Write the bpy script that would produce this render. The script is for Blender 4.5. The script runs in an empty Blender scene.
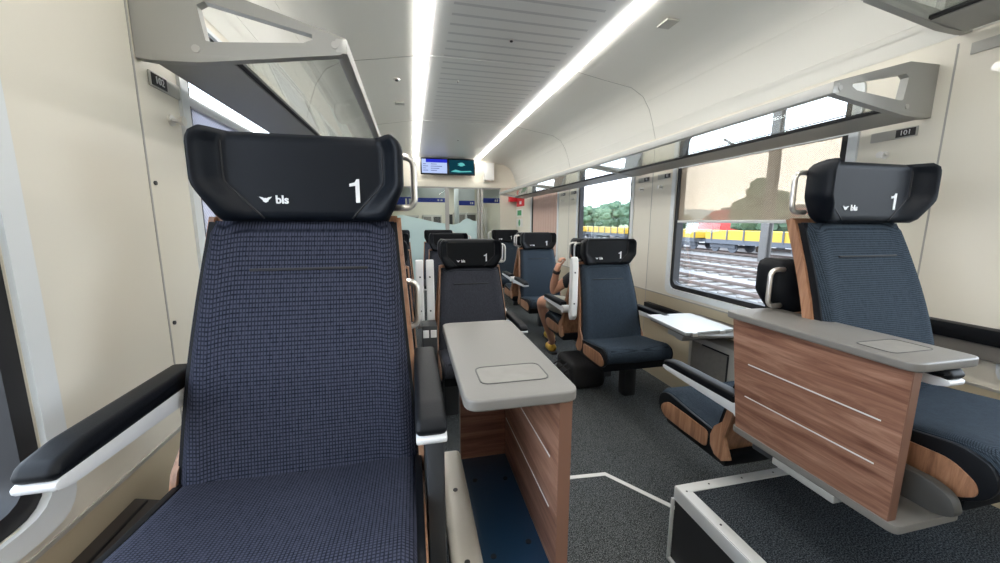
import bpy, bmesh, math, random
from mathutils import Vector, Matrix
random.seed(7)
SC = bpy.context.scene
COL = SC.collection
PI = math.pi
FLOOR, POD, CEIL = -1.38, -1.05, 1.2      # heights measured from the lens
XL, XR = -0.70, 2.10                      # side walls

# ------------------------------------------------------------------ materials
def new_mat(name):
    m = bpy.data.materials.new(name); m.use_nodes = True
    nt = m.node_tree; nt.nodes.clear()
    out = nt.nodes.new('ShaderNodeOutputMaterial')
    return m, nt, out
def pbr(name, col, rough=.5, metal=0, spec=.5, bump=None, var=None, coat=0):
    m, nt, out = new_mat(name)
    p = nt.nodes.new('ShaderNodeBsdfPrincipled')
    p.inputs['Base Color'].default_value = (*col, 1)
    p.inputs['Roughness'].default_value = rough
    p.inputs['Metallic'].default_value = metal
    p.inputs['Specular IOR Level'].default_value = spec
    p.inputs['Coat Weight'].default_value = coat
    nt.links.new(p.outputs[0], out.inputs[0])
    tc = nt.nodes.new('ShaderNodeTexCoord')
    if var:      # (scale, second colour)
        n = nt.nodes.new('ShaderNodeTexNoise'); n.inputs['Scale'].default_value = var[0]; n.inputs['Detail'].default_value = 4
        nt.links.new(tc.outputs['Object'], n.inputs['Vector'])
        mx = nt.nodes.new('ShaderNodeMix'); mx.data_type = 'RGBA'
        mx.inputs[6].default_value = (*col, 1); mx.inputs[7].default_value = (*var[1], 1)
        nt.links.new(n.outputs[0], mx.inputs[0]); nt.links.new(mx.outputs[2], p.inputs['Base Color'])
    if bump:     # (scale, strength)
        n = nt.nodes.new('ShaderNodeTexNoise'); n.inputs['Scale'].default_value = bump[0]; n.inputs['Detail'].default_value = 3
        nt.links.new(tc.outputs['Object'], n.inputs['Vector'])
        b = nt.nodes.new('ShaderNodeBump'); b.inputs['Strength'].default_value = bump[1]; b.inputs['Distance'].default_value = .002
        nt.links.new(n.outputs[0], b.inputs['Height']); nt.links.new(b.outputs[0], p.inputs['Normal'])
    return m
def math_node(nt, op, a, b=None, c=None):
    n = nt.nodes.new('ShaderNodeMath'); n.operation = op
    for i, v in enumerate((a, b, c)):
        if v is None: continue
        if isinstance(v, (int, float)): n.inputs[i].default_value = v
        else: nt.links.new(v, n.inputs[i])
    return n.outputs[0]
def fabric(name, dark, light, per=.0085):
    m, nt, out = new_mat(name)
    p = nt.nodes.new('ShaderNodeBsdfPrincipled'); p.inputs['Roughness'].default_value = .9
    p.inputs['Specular IOR Level'].default_value = .2
    p.inputs['Sheen Weight'].default_value = .0
    nt.links.new(p.outputs[0], out.inputs[0])
    tc = nt.nodes.new('ShaderNodeTexCoord'); s = nt.nodes.new('ShaderNodeSeparateXYZ')
    nt.links.new(tc.outputs['Object'], s.inputs[0])
    v = math_node(nt, 'SUBTRACT', s.outputs[2], s.outputs[1])
    su = math_node(nt, 'SINE', math_node(nt, 'MULTIPLY', s.outputs[0], 2*PI/per))
    sv = math_node(nt, 'SINE', math_node(nt, 'MULTIPLY', v, 2*PI/per))
    w = math_node(nt, 'MAXIMUM', su, sv)
    r = nt.nodes.new('ShaderNodeMapRange'); r.inputs[1].default_value = -.1; r.inputs[2].default_value = 1.1
    nt.links.new(w, r.inputs[0])
    n = nt.nodes.new('ShaderNodeTexNoise'); n.inputs['Scale'].default_value = 170; n.inputs['Detail'].default_value = 5
    mp = nt.nodes.new('ShaderNodeMapping'); mp.inputs['Scale'].default_value = (1, .35, .35)
    nt.links.new(tc.outputs['Object'], mp.inputs[0]); nt.links.new(mp.outputs[0], n.inputs['Vector'])
    f = math_node(nt, 'MULTIPLY', r.outputs[0], math_node(nt, 'ADD', math_node(nt, 'MULTIPLY', n.outputs[0], 1.3), .3))
    mx = nt.nodes.new('ShaderNodeMix'); mx.data_type = 'RGBA'
    mx.inputs[6].default_value = (*light, 1); mx.inputs[7].default_value = (*dark, 1)
    nt.links.new(f, mx.inputs[0]); nt.links.new(mx.outputs[2], p.inputs['Base Color'])
    b = nt.nodes.new('ShaderNodeBump'); b.inputs['Strength'].default_value = .3; b.inputs['Distance'].default_value = .001
    nt.links.new(f, b.inputs['Height']); nt.links.new(b.outputs[0], p.inputs['Normal'])
    return m
def wood(name, c0, c1, c2, stretch=(30, 2.2, 30), rough=.38):
    m, nt, out = new_mat(name)
    p = nt.nodes.new('ShaderNodeBsdfPrincipled'); p.inputs['Roughness'].default_value = rough
    nt.links.new(p.outputs[0], out.inputs[0])
    tc = nt.nodes.new('ShaderNodeTexCoord'); mp = nt.nodes.new('ShaderNodeMapping'); mp.inputs['Scale'].default_value = stretch
    nt.links.new(tc.outputs['Object'], mp.inputs[0])
    n = nt.nodes.new('ShaderNodeTexNoise'); n.inputs['Scale'].default_value = 1.3; n.inputs['Detail'].default_value = 8
    n.inputs['Roughness'].default_value = .65; n.inputs['Distortion'].default_value = .6
    nt.links.new(mp.outputs[0], n.inputs['Vector'])
    cr = nt.nodes.new('ShaderNodeValToRGB')
    cr.color_ramp.elements[0].position = .34; cr.color_ramp.elements[0].color = (*c0, 1)
    cr.color_ramp.elements[1].position = .66; cr.color_ramp.elements[1].color = (*c2, 1)
    e = cr.color_ramp.elements.new(.5); e.color = (*c1, 1)
    nt.links.new(n.outputs[0], cr.inputs[0]); nt.links.new(cr.outputs[0], p.inputs['Base Color'])
    return m
def emit(name, col, s):
    m, nt, out = new_mat(name)
    e = nt.nodes.new('ShaderNodeEmission'); e.inputs[0].default_value = (*col, 1); e.inputs[1].default_value = s
    nt.links.new(e.outputs[0], out.inputs[0]); return m
def glass(name, tint=(1, 1, 1), gl=.08, rough=.0, fres=True):
    m, nt, out = new_mat(name)
    t = nt.nodes.new('ShaderNodeBsdfTransparent'); t.inputs[0].default_value = (*tint, 1)
    g = nt.nodes.new('ShaderNodeBsdfGlossy'); g.inputs['Roughness'].default_value = rough
    mx = nt.nodes.new('ShaderNodeMixShader')
    if fres:
        f = nt.nodes.new('ShaderNodeFresnel'); f.inputs[0].default_value = 1.3
        nt.links.new(math_node(nt, 'MULTIPLY', f.outputs[0], gl), mx.inputs[0])
    else: mx.inputs[0].default_value = gl
    nt.links.new(t.outputs[0], mx.inputs[1]); nt.links.new(g.outputs[0], mx.inputs[2])
    nt.links.new(mx.outputs[0], out.inputs[0]); return m
def blind_mat(name, col, trans, see, per=.012, tl=.3):
    m, nt, out = new_mat(name)
    t = nt.nodes.new('ShaderNodeBsdfTransparent'); t.inputs[0].default_value = (*see, 1)
    d = nt.nodes.new('ShaderNodeBsdfDiffuse'); d.inputs[0].default_value = (*col, 1)
    l = nt.nodes.new('ShaderNodeBsdfTranslucent'); l.inputs[0].default_value = (*col, 1)
    tc = nt.nodes.new('ShaderNodeTexCoord'); s = nt.nodes.new('ShaderNodeSeparateXYZ')
    nt.links.new(tc.outputs['Object'], s.inputs[0])
    w = math_node(nt, 'SINE', math_node(nt, 'MULTIPLY', math_node(nt, 'ADD', s.outputs[1], s.outputs[2]), 2*PI/per))
    a = nt.nodes.new('ShaderNodeMixShader'); a.inputs[0].default_value = tl
    nt.links.new(d.outputs[0], a.inputs[1]); nt.links.new(l.outputs[0], a.inputs[2])
    b = nt.nodes.new('ShaderNodeMixShader')
    nt.links.new(math_node(nt, 'ADD', math_node(nt, 'MULTIPLY', w, trans*.18), trans), b.inputs[0])
    nt.links.new(a.outputs[0], b.inputs[1]); nt.links.new(t.outputs[0], b.inputs[2])
    nt.links.new(b.outputs[0], out.inputs[0]); return m
def carpet(name, a, b, sc=260):
    m, nt, out = new_mat(name)
    p = nt.nodes.new('ShaderNodeBsdfPrincipled'); p.inputs['Roughness'].default_value = .95; p.inputs['Specular IOR Level'].default_value = .15
    nt.links.new(p.outputs[0], out.inputs[0])
    tc = nt.nodes.new('ShaderNodeTexCoord')
    n = nt.nodes.new('ShaderNodeTexNoise'); n.inputs['Scale'].default_value = sc; n.inputs['Detail'].default_value = 2
    nt.links.new(tc.outputs['Object'], n.inputs['Vector'])
    cr = nt.nodes.new('ShaderNodeValToRGB')
    cr.color_ramp.elements[0].position = .42; cr.color_ramp.elements[0].color = (*a, 1)
    cr.color_ramp.elements[1].position = .68; cr.color_ramp.elements[1].color = (*b, 1)
    nt.links.new(n.outputs[0], cr.inputs[0]); nt.links.new(cr.outputs[0], p.inputs['Base Color'])
    bp = nt.nodes.new('ShaderNodeBump'); bp.inputs['Strength'].default_value = .5; bp.inputs['Distance'].default_value = .003
    nt.links.new(n.outputs[0], bp.inputs['Height']); nt.links.new(bp.outputs[0], p.inputs['Normal'])
    return m
def slat_ceiling(name):
    m, nt, out = new_mat(name)
    p = nt.nodes.new('ShaderNodeBsdfPrincipled'); p.inputs['Roughness'].default_value = .32
    nt.links.new(p.outputs[0], out.inputs[0])
    tc = nt.nodes.new('ShaderNodeTexCoord'); s = nt.nodes.new('ShaderNodeSeparateXYZ')
    nt.links.new(tc.outputs['Object'], s.inputs[0])
    fr = math_node(nt, 'FRACT', math_node(nt, 'DIVIDE', s.outputs[1], .115))
    a = math_node(nt, 'LESS_THAN', fr, .22)
    inx = math_node(nt, 'MULTIPLY', math_node(nt, 'GREATER_THAN', s.outputs[0], .27), math_node(nt, 'LESS_THAN', s.outputs[0], 1.13))
    iny = math_node(nt, 'LESS_THAN', s.outputs[1], 4.75)
    f = math_node(nt, 'MULTIPLY', math_node(nt, 'MULTIPLY', a, inx), iny)
    mx = nt.nodes.new('ShaderNodeMix'); mx.data_type = 'RGBA'
    mx.inputs[6].default_value = (.80, .80, .78, 1); mx.inputs[7].default_value = (.60, .60, .60, 1)
    nt.links.new(f, mx.inputs[0]); nt.links.new(mx.outputs[2], p.inputs['Base Color'])
    return m
M = dict(
    wall=pbr('wall_panel_cream', (.76, .72, .62), .38, bump=(6, .15)),
    wall_low=pbr('wall_panel_tan', (.52, .45, .32), .5),
    surround=pbr('window_surround_white', (.72, .75, .76), .35),
    cove=pbr('cove_panel', (.80, .79, .73), .4),
    ceil=slat_ceiling('ceiling_slatted'),
    seam=pbr('seam_grey', (.38, .37, .34), .6),
    white=pbr('white_plastic', (.80, .80, .78), .35),
    grey_metal=pbr('rack_grey_metal', (.38, .38, .36), .45, metal=.2),
    rail_metal=pbr('rack_rail_metal', (.50, .50, .48), .4, metal=.5),
    alu=pbr('brushed_aluminium', (.74, .75, .74), .4, metal=.25),
    chrome=pbr('chrome', (.75, .73, .70), .28, metal=.85),
    silver=pbr('silver_plastic', (.70, .71, .72), .32),
    black=pbr('black_plastic', (.018, .018, .02), .35),
    rubber=pbr('black_rubber', (.012, .012, .014), .6),
    leather=pbr('dark_leather', (.003, .005, .009), .45, bump=(260, .12), spec=.2),
    leather_dim=pbr('dark_leather_side', (.004, .005, .007), .5, bump=(260, .12), spec=.2),
    fabric=fabric('woven_fabric_navy', (.003, .0045, .011), (.046, .050, .077), .0064),
    fabric_teal=fabric('woven_fabric_blue', (.005, .009, .015), (.046, .064, .085), .0046),
    fabric_grey=fabric('woven_fabric_grey', (.008, .009, .013), (.062, .066, .082), .0046),
    wood=wood('walnut_veneer', (.12, .048, .030), (.23, .112, .072), (.37, .21, .145)),
    wood_cross=wood('walnut_veneer_cross', (.11, .042, .030), (.20, .09, .062), (.30, .16, .115), (2.2, 30, 30)),
    wood_seat=wood('walnut_seat_veneer', (.20, .095, .05), (.33, .165, .09), (.44, .24, .14), (34, 34, 3), .35),
    edge=pbr('veneer_edge', (.17, .085, .055), .45),
    table=pbr('table_grey_laminate', (.175, .165, .15), .42, bump=(300, .08)),
    table_inlay=pbr('table_inlay_grey', (.25, .235, .21), .5, var=(40, (.18, .17, .155))),
    base_blue=pbr('base_board_blue', (.010, .035, .075), .35),
    grey_dim=pbr('rail_grey_dark', (.055, .054, .05), .45),
    base_grey=pbr('base_grey', (.56, .54, .48), .38, metal=.15),
    frame_dark=pbr('seat_frame_dark', (.035, .037, .04), .5),
    heater=pbr('heater_dark_brown', (.05, .04, .035), .5),
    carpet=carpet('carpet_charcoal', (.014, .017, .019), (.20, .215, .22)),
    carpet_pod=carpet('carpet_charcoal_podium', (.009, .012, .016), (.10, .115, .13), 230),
    line=pbr('white_floor_line', (.80, .80, .77), .5),
    ink=pbr('white_print', (.85, .86, .87), .5),
    plate=pbr('number_plate_grey', (.45, .44, .40), .4),
    glass=glass('window_glass', (.97, .99, 1), .35),
    shelf=glass('rack_shelf_glass', (.93, .95, .94), .45, .03),
    pglass=glass('partition_glass', (.93, .97, .96), .6),
    frost=pbr('frosted_film', (.52, .68, .68), .45),
    blind=blind_mat('blind_beige', (.72, .62, .50), .70, (.56, .515, .45), .012, .3),
    blind_l=blind_mat('blind_lilac', (.62, .62, .67), .50, (.46, .46, .50), .016, .3),
    curtain=pbr('curtain_pink_beige', (.60, .42, .35), .8, var=(5, (.52, .36, .30))),
    light=emit('light_strip', (1, .975, .93), 20),
    light_soft=emit('light_vestibule', (1, .99, .96), 5), red=pbr('sign_red', (.62, .02, .03), .5), green=pbr('sign_green', (.02, .30, .10), .5),
    blue=pbr('band_blue', (.02, .05, .42), .5),
    skin=pbr('skin', (.62, .33, .22), .5, bump=(60, .1)), hair=pbr('hair_grey', (.22, .19, .17), .8),
    shirt=pbr('shirt_black', (.02, .02, .024), .85), shorts=pbr('shorts_khaki', (.34, .32, .26), .9, bump=(90, .4)),
    shoe=pbr('shoe_yellow', (.60, .36, .05), .6), shoe_d=pbr('shoe_sole_dark', (.03, .03, .03), .7),
    bag=pbr('bag_black_fabric', (.014, .014, .016), .7, bump=(40, .8)),
    ballast=pbr('ballast', (.23, .22, .21), .95, var=(3, (.14, .13, .125)), bump=(25, .8)),
    rail=pbr('steel_rail', (.12, .09, .08), .5, metal=.2), sleeper=pbr('sleeper', (.15, .135, .12), .9),
    yellow=pbr('wagon_yellow', (.50, .32, .03), .55), wagon=pbr('wagon_grey', (.09, .10, .12), .7),
    loco=pbr('loco_red', (.40, .02, .02), .4), pole=pbr('mast_steel', (.11, .105, .10), .6),
    leaf=pbr('leaves_dark', (.05, .10, .06), .9, var=(.8, (.09, .15, .09)), bump=(2, 1)),
    leaf2=pbr('leaves_light', (.075, .13, .075), .9, var=(.9, (.12, .19, .11)), bump=(2, 1)),
    trunk=pbr('bark', (.12, .09, .07), .9), grass=pbr('verge_green', (.12, .20, .07), .95, var=(.4, (.2, .26, .1))),
    paper=pbr('matt_white_leaf', (.60, .61, .60), .45),
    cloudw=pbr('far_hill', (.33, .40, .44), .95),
    scr_frame=pbr('screen_frame', (.01, .01, .012), .25),
    scr_white=emit('screen_pale_blue', (.50, .62, .95), .95), scr_blue=emit('screen_blue', (.02, .03, .55), 1.0),
    scr_ink=emit('screen_text', (.10, .12, .45), .7), scr_teal=emit('screen_dark_teal', (.005, .04, .06), 1.0),
    scr_glow=emit('screen_teal_light', (.12, .50, .50), 1.0),
)

# ------------------------------------------------------------------ mesh helpers
def merge(dst, src):
    me = bpy.data.meshes.new('tmp'); src.to_mesh(me); src.free(); dst.from_mesh(me); bpy.data.meshes.remove(me)
def box(bm, x0, x1, y0, y1, z0, z1, bev=0, seg=2):
    b = bmesh.new(); bmesh.ops.create_cube(b, size=1)
    for v in b.verts: v.co = Vector(((x0+x1)/2+v.co.x*(x1-x0), (y0+y1)/2+v.co.y*(y1-y0), (z0+z1)/2+v.co.z*(z1-z0)))
    if bev: bmesh.ops.bevel(b, geom=b.edges[:], offset=bev, segments=seg, profile=.6, affect='EDGES')
    merge(bm, b)
def ax3(axis, a, p, q):
    return {'x': Vector((a, p, q)), 'y': Vector((p, a, q)), 'z': Vector((p, q, a))}[axis]
def prism(bm, pts, axis, a0, a1, bev=0, seg=2):
    """extrude a 2-D outline along an axis"""
    b = bmesh.new()
    lo = [b.verts.new(ax3(axis, a0, p, q)) for p, q in pts]; hi = [b.verts.new(ax3(axis, a1, p, q)) for p, q in pts]
    n = len(pts)
    f0 = b.faces.new(lo); f1 = b.faces.new(hi[::-1])
    for i in range(n): b.faces.new((lo[i], hi[i], hi[(i+1) % n], lo[(i+1) % n])) if False else b.faces.new((lo[(i+1) % n], lo[i], hi[i], hi[(i+1) % n]))
    bmesh.ops.recalc_face_normals(b, faces=b.faces[:])
    if bev:
        es = [e for f in (f0, f1) if f.is_valid for e in f.edges]
        bmesh.ops.bevel(b, geom=list(set(es)), offset=bev, segments=seg, profile=.6, affect='EDGES')
    bmesh.ops.triangulate(b, faces=[f for f in b.faces if len(f.verts) > 4])
    merge(bm, b)
def ring_plate(bm, outer, inner, axis, a0, a1):
    """plate with a hole; outer and inner have the same number of points"""
    b = bmesh.new(); n = len(outer)
    V = [[b.verts.new(ax3(axis, a, *p)) for p in L] for a in (a0, a1) for L in (outer, inner)]
    for i in range(n):
        j = (i+1) % n
        b.faces.new((V[0][i], V[0][j], V[1][j], V[1][i])); b.faces.new((V[2][j], V[2][i], V[3][i], V[3][j]))
        b.faces.new((V[0][j], V[0][i], V[2][i], V[2][j])); b.faces.new((V[1][i], V[1][j], V[3][j], V[3][i]))
    bmesh.ops.recalc_face_normals(b, faces=b.faces[:]); merge(bm, b)
def tube(bm, pts, r, n=10, cap=True):
    pts = [Vector(p) for p in pts]; b = bmesh.new(); rings = []
    for i, p in enumerate(pts):
        d = (pts[min(i+1, len(pts)-1)]-pts[max(i-1, 0)]).normalized()
        u = d.cross(Vector((0, 0, 1)) if abs(d.z) < .9 else Vector((0, 1, 0))).normalized(); w = d.cross(u)
        rr = r[i] if isinstance(r, (list, tuple)) else r
        rings.append([b.verts.new(p+(u*math.cos(2*PI*k/n)+w*math.sin(2*PI*k/n))*rr) for k in range(n)])
    # keep rings aligned
    for a, c in zip(rings, rings[1:]):
        off = min(range(n), key=lambda o: (a[0].co-c[o].co).length)
        c2 = c[off:]+c[:off]
        if (a[1].co-c2[1].co).length > (a[1].co-c2[-1].co).length: c2 = [c2[0]]+c2[:0:-1]
        c[:] = c2
        for k in range(n): b.faces.new((a[k], a[(k+1) % n], c[(k+1) % n], c[k]))
    if cap: b.faces.new(rings[0]); b.faces.new(rings[-1][::-1])
    bmesh.ops.recalc_face_normals(b, faces=b.faces[:]); merge(bm, b)
def disc(bm, c, axis, r, h, n=16, bev=0):
    d = {'x': Vector((h/2, 0, 0)), 'y': Vector((0, h/2, 0)), 'z': Vector((0, 0, h/2))}[axis]
    c = Vector(c); tube(bm, [c-d, c+d], r, n)
def rounded(pts, r, n=4):
    out = []; N = len(pts)
    for i in range(N):
        p0, p, p1 = Vector(pts[i-1]), Vector(pts[i]), Vector(pts[(i+1) % N])
        rr = min(r, (p0-p).length*.45, (p1-p).length*.45)
        a = p+(p0-p).normalized()*rr; c = p+(p1-p).normalized()*rr
        for k in range(n+1):
            t = k/n; q = a*(1-t)**2+p*2*t*(1-t)+c*t*t; out.append((q.x, q.y))
    return out
def bez(pts, n=8, r=.02):
    """round the corners of a 3-D polyline"""
    pts = [Vector(p) for p in pts]; out = [pts[0]]
    for i in range(1, len(pts)-1):
        p0, p, p1 = pts[i-1], pts[i], pts[i+1]
        a = p+(p0-p).normalized()*min(r, (p0-p).length*.5); c = p+(p1-p).normalized()*min(r, (p1-p).length*.5)
        for k in range(n+1):
            t = k/n; out.append(a*(1-t)**2+p*2*t*(1-t)+c*t*t)
    return out+[pts[-1]]
def shell_grid(bm, nu, nv, fr, bk):
    """closed solid between a front and a back surface, both functions of u,v in 0..1"""
    b = bmesh.new()
    F = [[b.verts.new(fr(i/nu, j/nv)) for i in range(nu+1)] for j in range(nv+1)]
    B = [[b.verts.new(bk(i/nu, j/nv)) for i in range(nu+1)] for j in range(nv+1)]
    for j in range(nv):
        for i in range(nu):
            b.faces.new((F[j][i], F[j][i+1], F[j+1][i+1], F[j+1][i])); b.faces.new((B[j][i+1], B[j][i], B[j+1][i], B[j+1][i+1]))
    for j in range(nv):
        b.faces.new((F[j+1][0], B[j+1][0], B[j][0], F[j][0])); b.faces.new((F[j][nu], B[j][nu], B[j+1][nu], F[j+1][nu]))
    for i in range(nu):
        b.faces.new((F[0][i+1], F[0][i], B[0][i], B[0][i+1])); b.faces.new((F[nv][i], F[nv][i+1], B[nv][i+1], B[nv][i]))
    bmesh.ops.recalc_face_normals(b, faces=b.faces[:]); merge(bm, b)
def to_mesh(name, bm, mat, smooth=False):
    me = bpy.data.meshes.new(name); bm.to_mesh(me); bm.free(); me.materials.append(M[mat] if isinstance(mat, str) else mat)
    if smooth is True:
        for p in me.polygons: p.use_smooth = True
    elif smooth:
        for p in me.polygons: p.use_smooth = True
        me.set_sharp_from_angle(angle=math.radians(smooth))
    return me
def tag(o, label=None, cat=None, group=None, kind=None):
    if label: o['label'] = label
    if cat: o['category'] = cat
    if group: o['group'] = group
    if kind: o['kind'] = kind
    return o
def thing(name, label, cat, loc=(0, 0, 0), rz=0, group=None):
    o = bpy.data.objects.new(name, None); COL.objects.link(o); o.location = loc; o.rotation_euler[2] = rz
    o.empty_display_size = .1
    return tag(o, label, cat, group)
def link(name, me, parent=None, sub=0):
    o = bpy.data.objects.new(name, me); COL.objects.link(o)
    if parent: o.parent = parent
    if sub:
        s = o.modifiers.new('sub', 'SUBSURF'); s.levels = sub; s.render_levels = sub
    return o
def wloc(p):
    v = Vector((0, 0, 0))
    while p: v += p.location; p = p.parent
    return v
def part(name, bm, mat, parent, smooth=40, sub=0, label=None):
    """bm is in world coordinates, parent is an unrotated thing"""
    bmesh.ops.translate(bm, verts=bm.verts[:], vec=-wloc(parent))
    o = link(name, to_mesh(name, bm, mat, smooth), parent, sub)
    if label: o['label'] = label
    return o
def solo(name, bm, mat, label, cat, group=None, smooth=40, kind=None):
    """one-mesh thing, origin at its base"""
    xs = [v.co.x for v in bm.verts]; ys = [v.co.y for v in bm.verts]; zs = [v.co.z for v in bm.verts]
    c = Vector(((min(xs)+max(xs))/2, (min(ys)+max(ys))/2, min(zs)))
    bmesh.ops.translate(bm, verts=bm.verts[:], vec=-c)
    o = link(name, to_mesh(name, bm, mat, smooth)); o.location = c
    return tag(o, label, cat, group, kind)
def struct(name, bm, mat, smooth=False, parent=None):
    o = link(name, to_mesh(name, bm, mat, smooth), parent)
    if not parent: o['kind'] = 'structure'
    return o
def text_bm(body, size, depth=.0008, align='CENTER', offset=0):
    cu = bpy.data.curves.new('t', 'FONT'); cu.body = body; cu.size = size; cu.extrude = depth; cu.align_x = align; cu.align_y = 'CENTER'
    cu.offset = offset; cu.resolution_u = 4
    o = bpy.data.objects.new('t', cu); COL.objects.link(o)
    dg = bpy.context.evaluated_depsgraph_get(); me = bpy.data.meshes.new_from_object(o.evaluated_get(dg))
    bm = bmesh.new(); bm.from_mesh(me)
    bpy.data.objects.remove(o); bpy.data.curves.remove(cu); bpy.data.meshes.remove(me)
    return bm
def place(bm, right, up, loc):
    r, u = Vector(right), Vector(up); n = r.cross(u)
    mt = Matrix((r, u, n)).transposed().to_4x4(); mt.translation = Vector(loc)
    bmesh.ops.transform(bm, matrix=mt, verts=bm.verts[:]); return bm

# ------------------------------------------------------------------ the carriage shell
Y0, Y1, YE = -2.6, 7.6, 10.8
WIN = [(-.42, .84), (1.50, 2.74), (3.38, 4.60), (5.32, 6.56)]
WZ0, WZ1 = -.546, .672
def side_wall(side):
    x, s = (XL, -1) if side == 'left' else (XR, 1)
    xo = x+.06*s
    xa, xb = min(x, xo), max(x, xo)
    bm = bmesh.new()
    box(bm, xa, xb, Y0, Y1, -.615, WZ0)
    box(bm, xa, xb, Y0, Y1, WZ1, .74)
    edges = [Y0]+[v for w in WIN for v in w]+[Y1]
    for a, b in zip(edges[::2], edges[1::2]): box(bm, xa, xb, a, b, WZ0, WZ1)
    struct('wall_'+side, bm, 'wall')
    bm = bmesh.new(); box(bm, xa, xb, Y0, Y1, FLOOR-.02, -.615)
    struct('wall_lower_'+side, bm, 'wall_low')
    # cove between wall and light strip
    prof = [(2.098, .72), (2.084, .77), (2.060, .85), (2.022, .955), (1.955, 1.055), (1.84, 1.118), (1.60, 1.155), (1.34, 1.20)]
    def inx(v): return v if s > 0 else 1.4-v
    bm = bmesh.new()
    fine = []
    for i in range(len(prof)-1):
        for k in range(3):
            t = k/3; fine.append((prof[i][0]*(1-t)+prof[i+1][0]*t, prof[i][1]*(1-t)+prof[i+1][1]*t))
    fine.append(prof[-1])
    outer = [(a+.05, c+.05) for a, c in fine]
    pts = [(inx(a), c) for a, c in fine]+[(inx(a), c) for a, c in outer[::-1]]
    b = bmesh.new(); n = len(pts); h = n//2
    A = [b.verts.new((p, Y0, q)) for p, q in pts]; Bv = [b.verts.new((p, Y1, q)) for p, q in pts]
    for i in range(n): b.faces.new((A[i], A[(i+1) % n], Bv[(i+1) % n], Bv[i]))
    for L in (A, Bv):
        for i in range(h-1): b.faces.new((L[i], L[i+1], L[n-2-i], L[n-1-i]))
    bmesh.ops.recalc_face_normals(b, faces=b.faces[:]); merge(bm, b)
    struct('ceiling_cove_'+side, bm, 'cove', 50)
    # vertical joints of the pillar panels and round the cove
    for k, y in enumerate((1.155 if s > 0 else 1.262, 3.06, 4.90)):
        bm = bmesh.new()
        box(bm, min(x, x-.0015*s), max(x, x-.0015*s), y-.003, y+.003, -1.38, .69)
        path = [(inx(a), y, c-.0005) for a, c in fine]
        tube(bm, path, .0022, 6)
        struct('trim_%s_%d' % (side, k+1), bm, 'seam')
    # thin tubes added to imitate the highlight lines along the cove
    bm = bmesh.new(); tube(bm, [(inx(2.046), Y0, .80), (inx(2.046), Y1, .80)], .002, 6)
    tube(bm, [(inx(1.985), Y0, 1.01), (inx(1.985), Y1, 1.01)], .002, 6)
    struct('trim_cove_'+side, bm, 'cove', True)
    bm = bmesh.new(); box(bm, min(x, x-.004*s), max(x, x-.004*s), Y0, Y1, -.622, -.612)
    struct('trim_dado_'+side, bm, 'seam')
side_wall('left'); side_wall('right')
bm = bmesh.new(); box(bm, XL-.06, XR+.06, Y0, YE, FLOOR-.1, FLOOR); struct('floor', bm, 'carpet')
bm = bmesh.new(); box(bm, .165, 1.235, Y0, Y1, CEIL, CEIL+.05); struct('ceiling', bm, 'ceil')
for k, y in enumerate((1.2, 3.03, 4.86)):
    bm = bmesh.new(); box(bm, .165, 1.235, y-.006, y+.006, CEIL-.004, CEIL+.001); struct('trim_ceiling_%d' % (k+1), bm, 'white')
for nm, a, lb in (('left', .06, 'long bright ceiling light strip nearer the big blue seat, left of the two'), ('right', 1.23, 'long bright ceiling light strip on the window side, right of the two')):
    t = thing('ceiling_light', lb, 'light', (a+.055, (Y0+Y1)/2, CEIL), 0, 'ceiling light strips')
    bm = bmesh.new(); box(bm, a+.016, a+.094, Y0, Y1-.02, CEIL-.012, CEIL+.01); part('diffuser', bm, 'light', t)
    bm = bmesh.new(); box(bm, a, a+.014, Y0, Y1-.1, CEIL-.001, CEIL+.02); box(bm, a+.096, a+.11, Y0, Y1-.1, CEIL-.001, CEIL+.02)
    box(bm, a, a+.11, Y0, Y1, CEIL+.01, CEIL+.03); part('housing', bm, 'white', t)
# ends of the carriage
bm = bmesh.new(); box(bm, XL, XR, Y0-.06, Y0, FLOOR, CEIL+.05); struct('wall_back', bm, 'wall')

# windows: frame + gasket + pane ; number n
def window(n, side, w):
    x, s = (XL, -1) if side == 'left' else (XR, 1)
    y0, y1 = w
    def X(a, b): return (min(x+a*s, x+b*s), max(x+a*s, x+b*s))
    out = rounded([(y0-.045, WZ0-.045), (y1+.045, WZ0-.045), (y1+.045, WZ1+.012), (y0-.045, WZ1+.012)], .07, 5)
    inn = rounded([(y0-.001, WZ0-.001), (y1+.001, WZ0-.001), (y1+.001, WZ1-.002), (y0-.001, WZ1-.002)], .07, 5)
    bm = bmesh.new(); ring_plate(bm, out, inn, 'x', *X(-.010, .05)); fr = struct('window_%d' % n, bm, 'surround', 40)
    o2 = rounded([(y0+.0005, WZ0+.0005), (y1-.0005, WZ0+.0005), (y1-.0005, WZ1-.003), (y0+.0005, WZ1-.003)], .07, 5)
    i2 = rounded([(y0+.036, WZ0+.036), (y1-.036, WZ0+.036), (y1-.036, WZ1-.014), (y0+.036, WZ1-.014)], .055, 5)
    bm = bmesh.new(); ring_plate(bm, o2, i2, 'x', *X(.004, .06)); struct('gasket', bm, 'rubber', 40, fr)
    bm = bmesh.new(); prism(bm, i2, 'x', *X(.040, .046)); struct('pane', bm, 'glass', False, fr)
n = 0
for sd in ('left', 'right'):
    for w in WIN: n += 1; window(n, sd, w)
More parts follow.
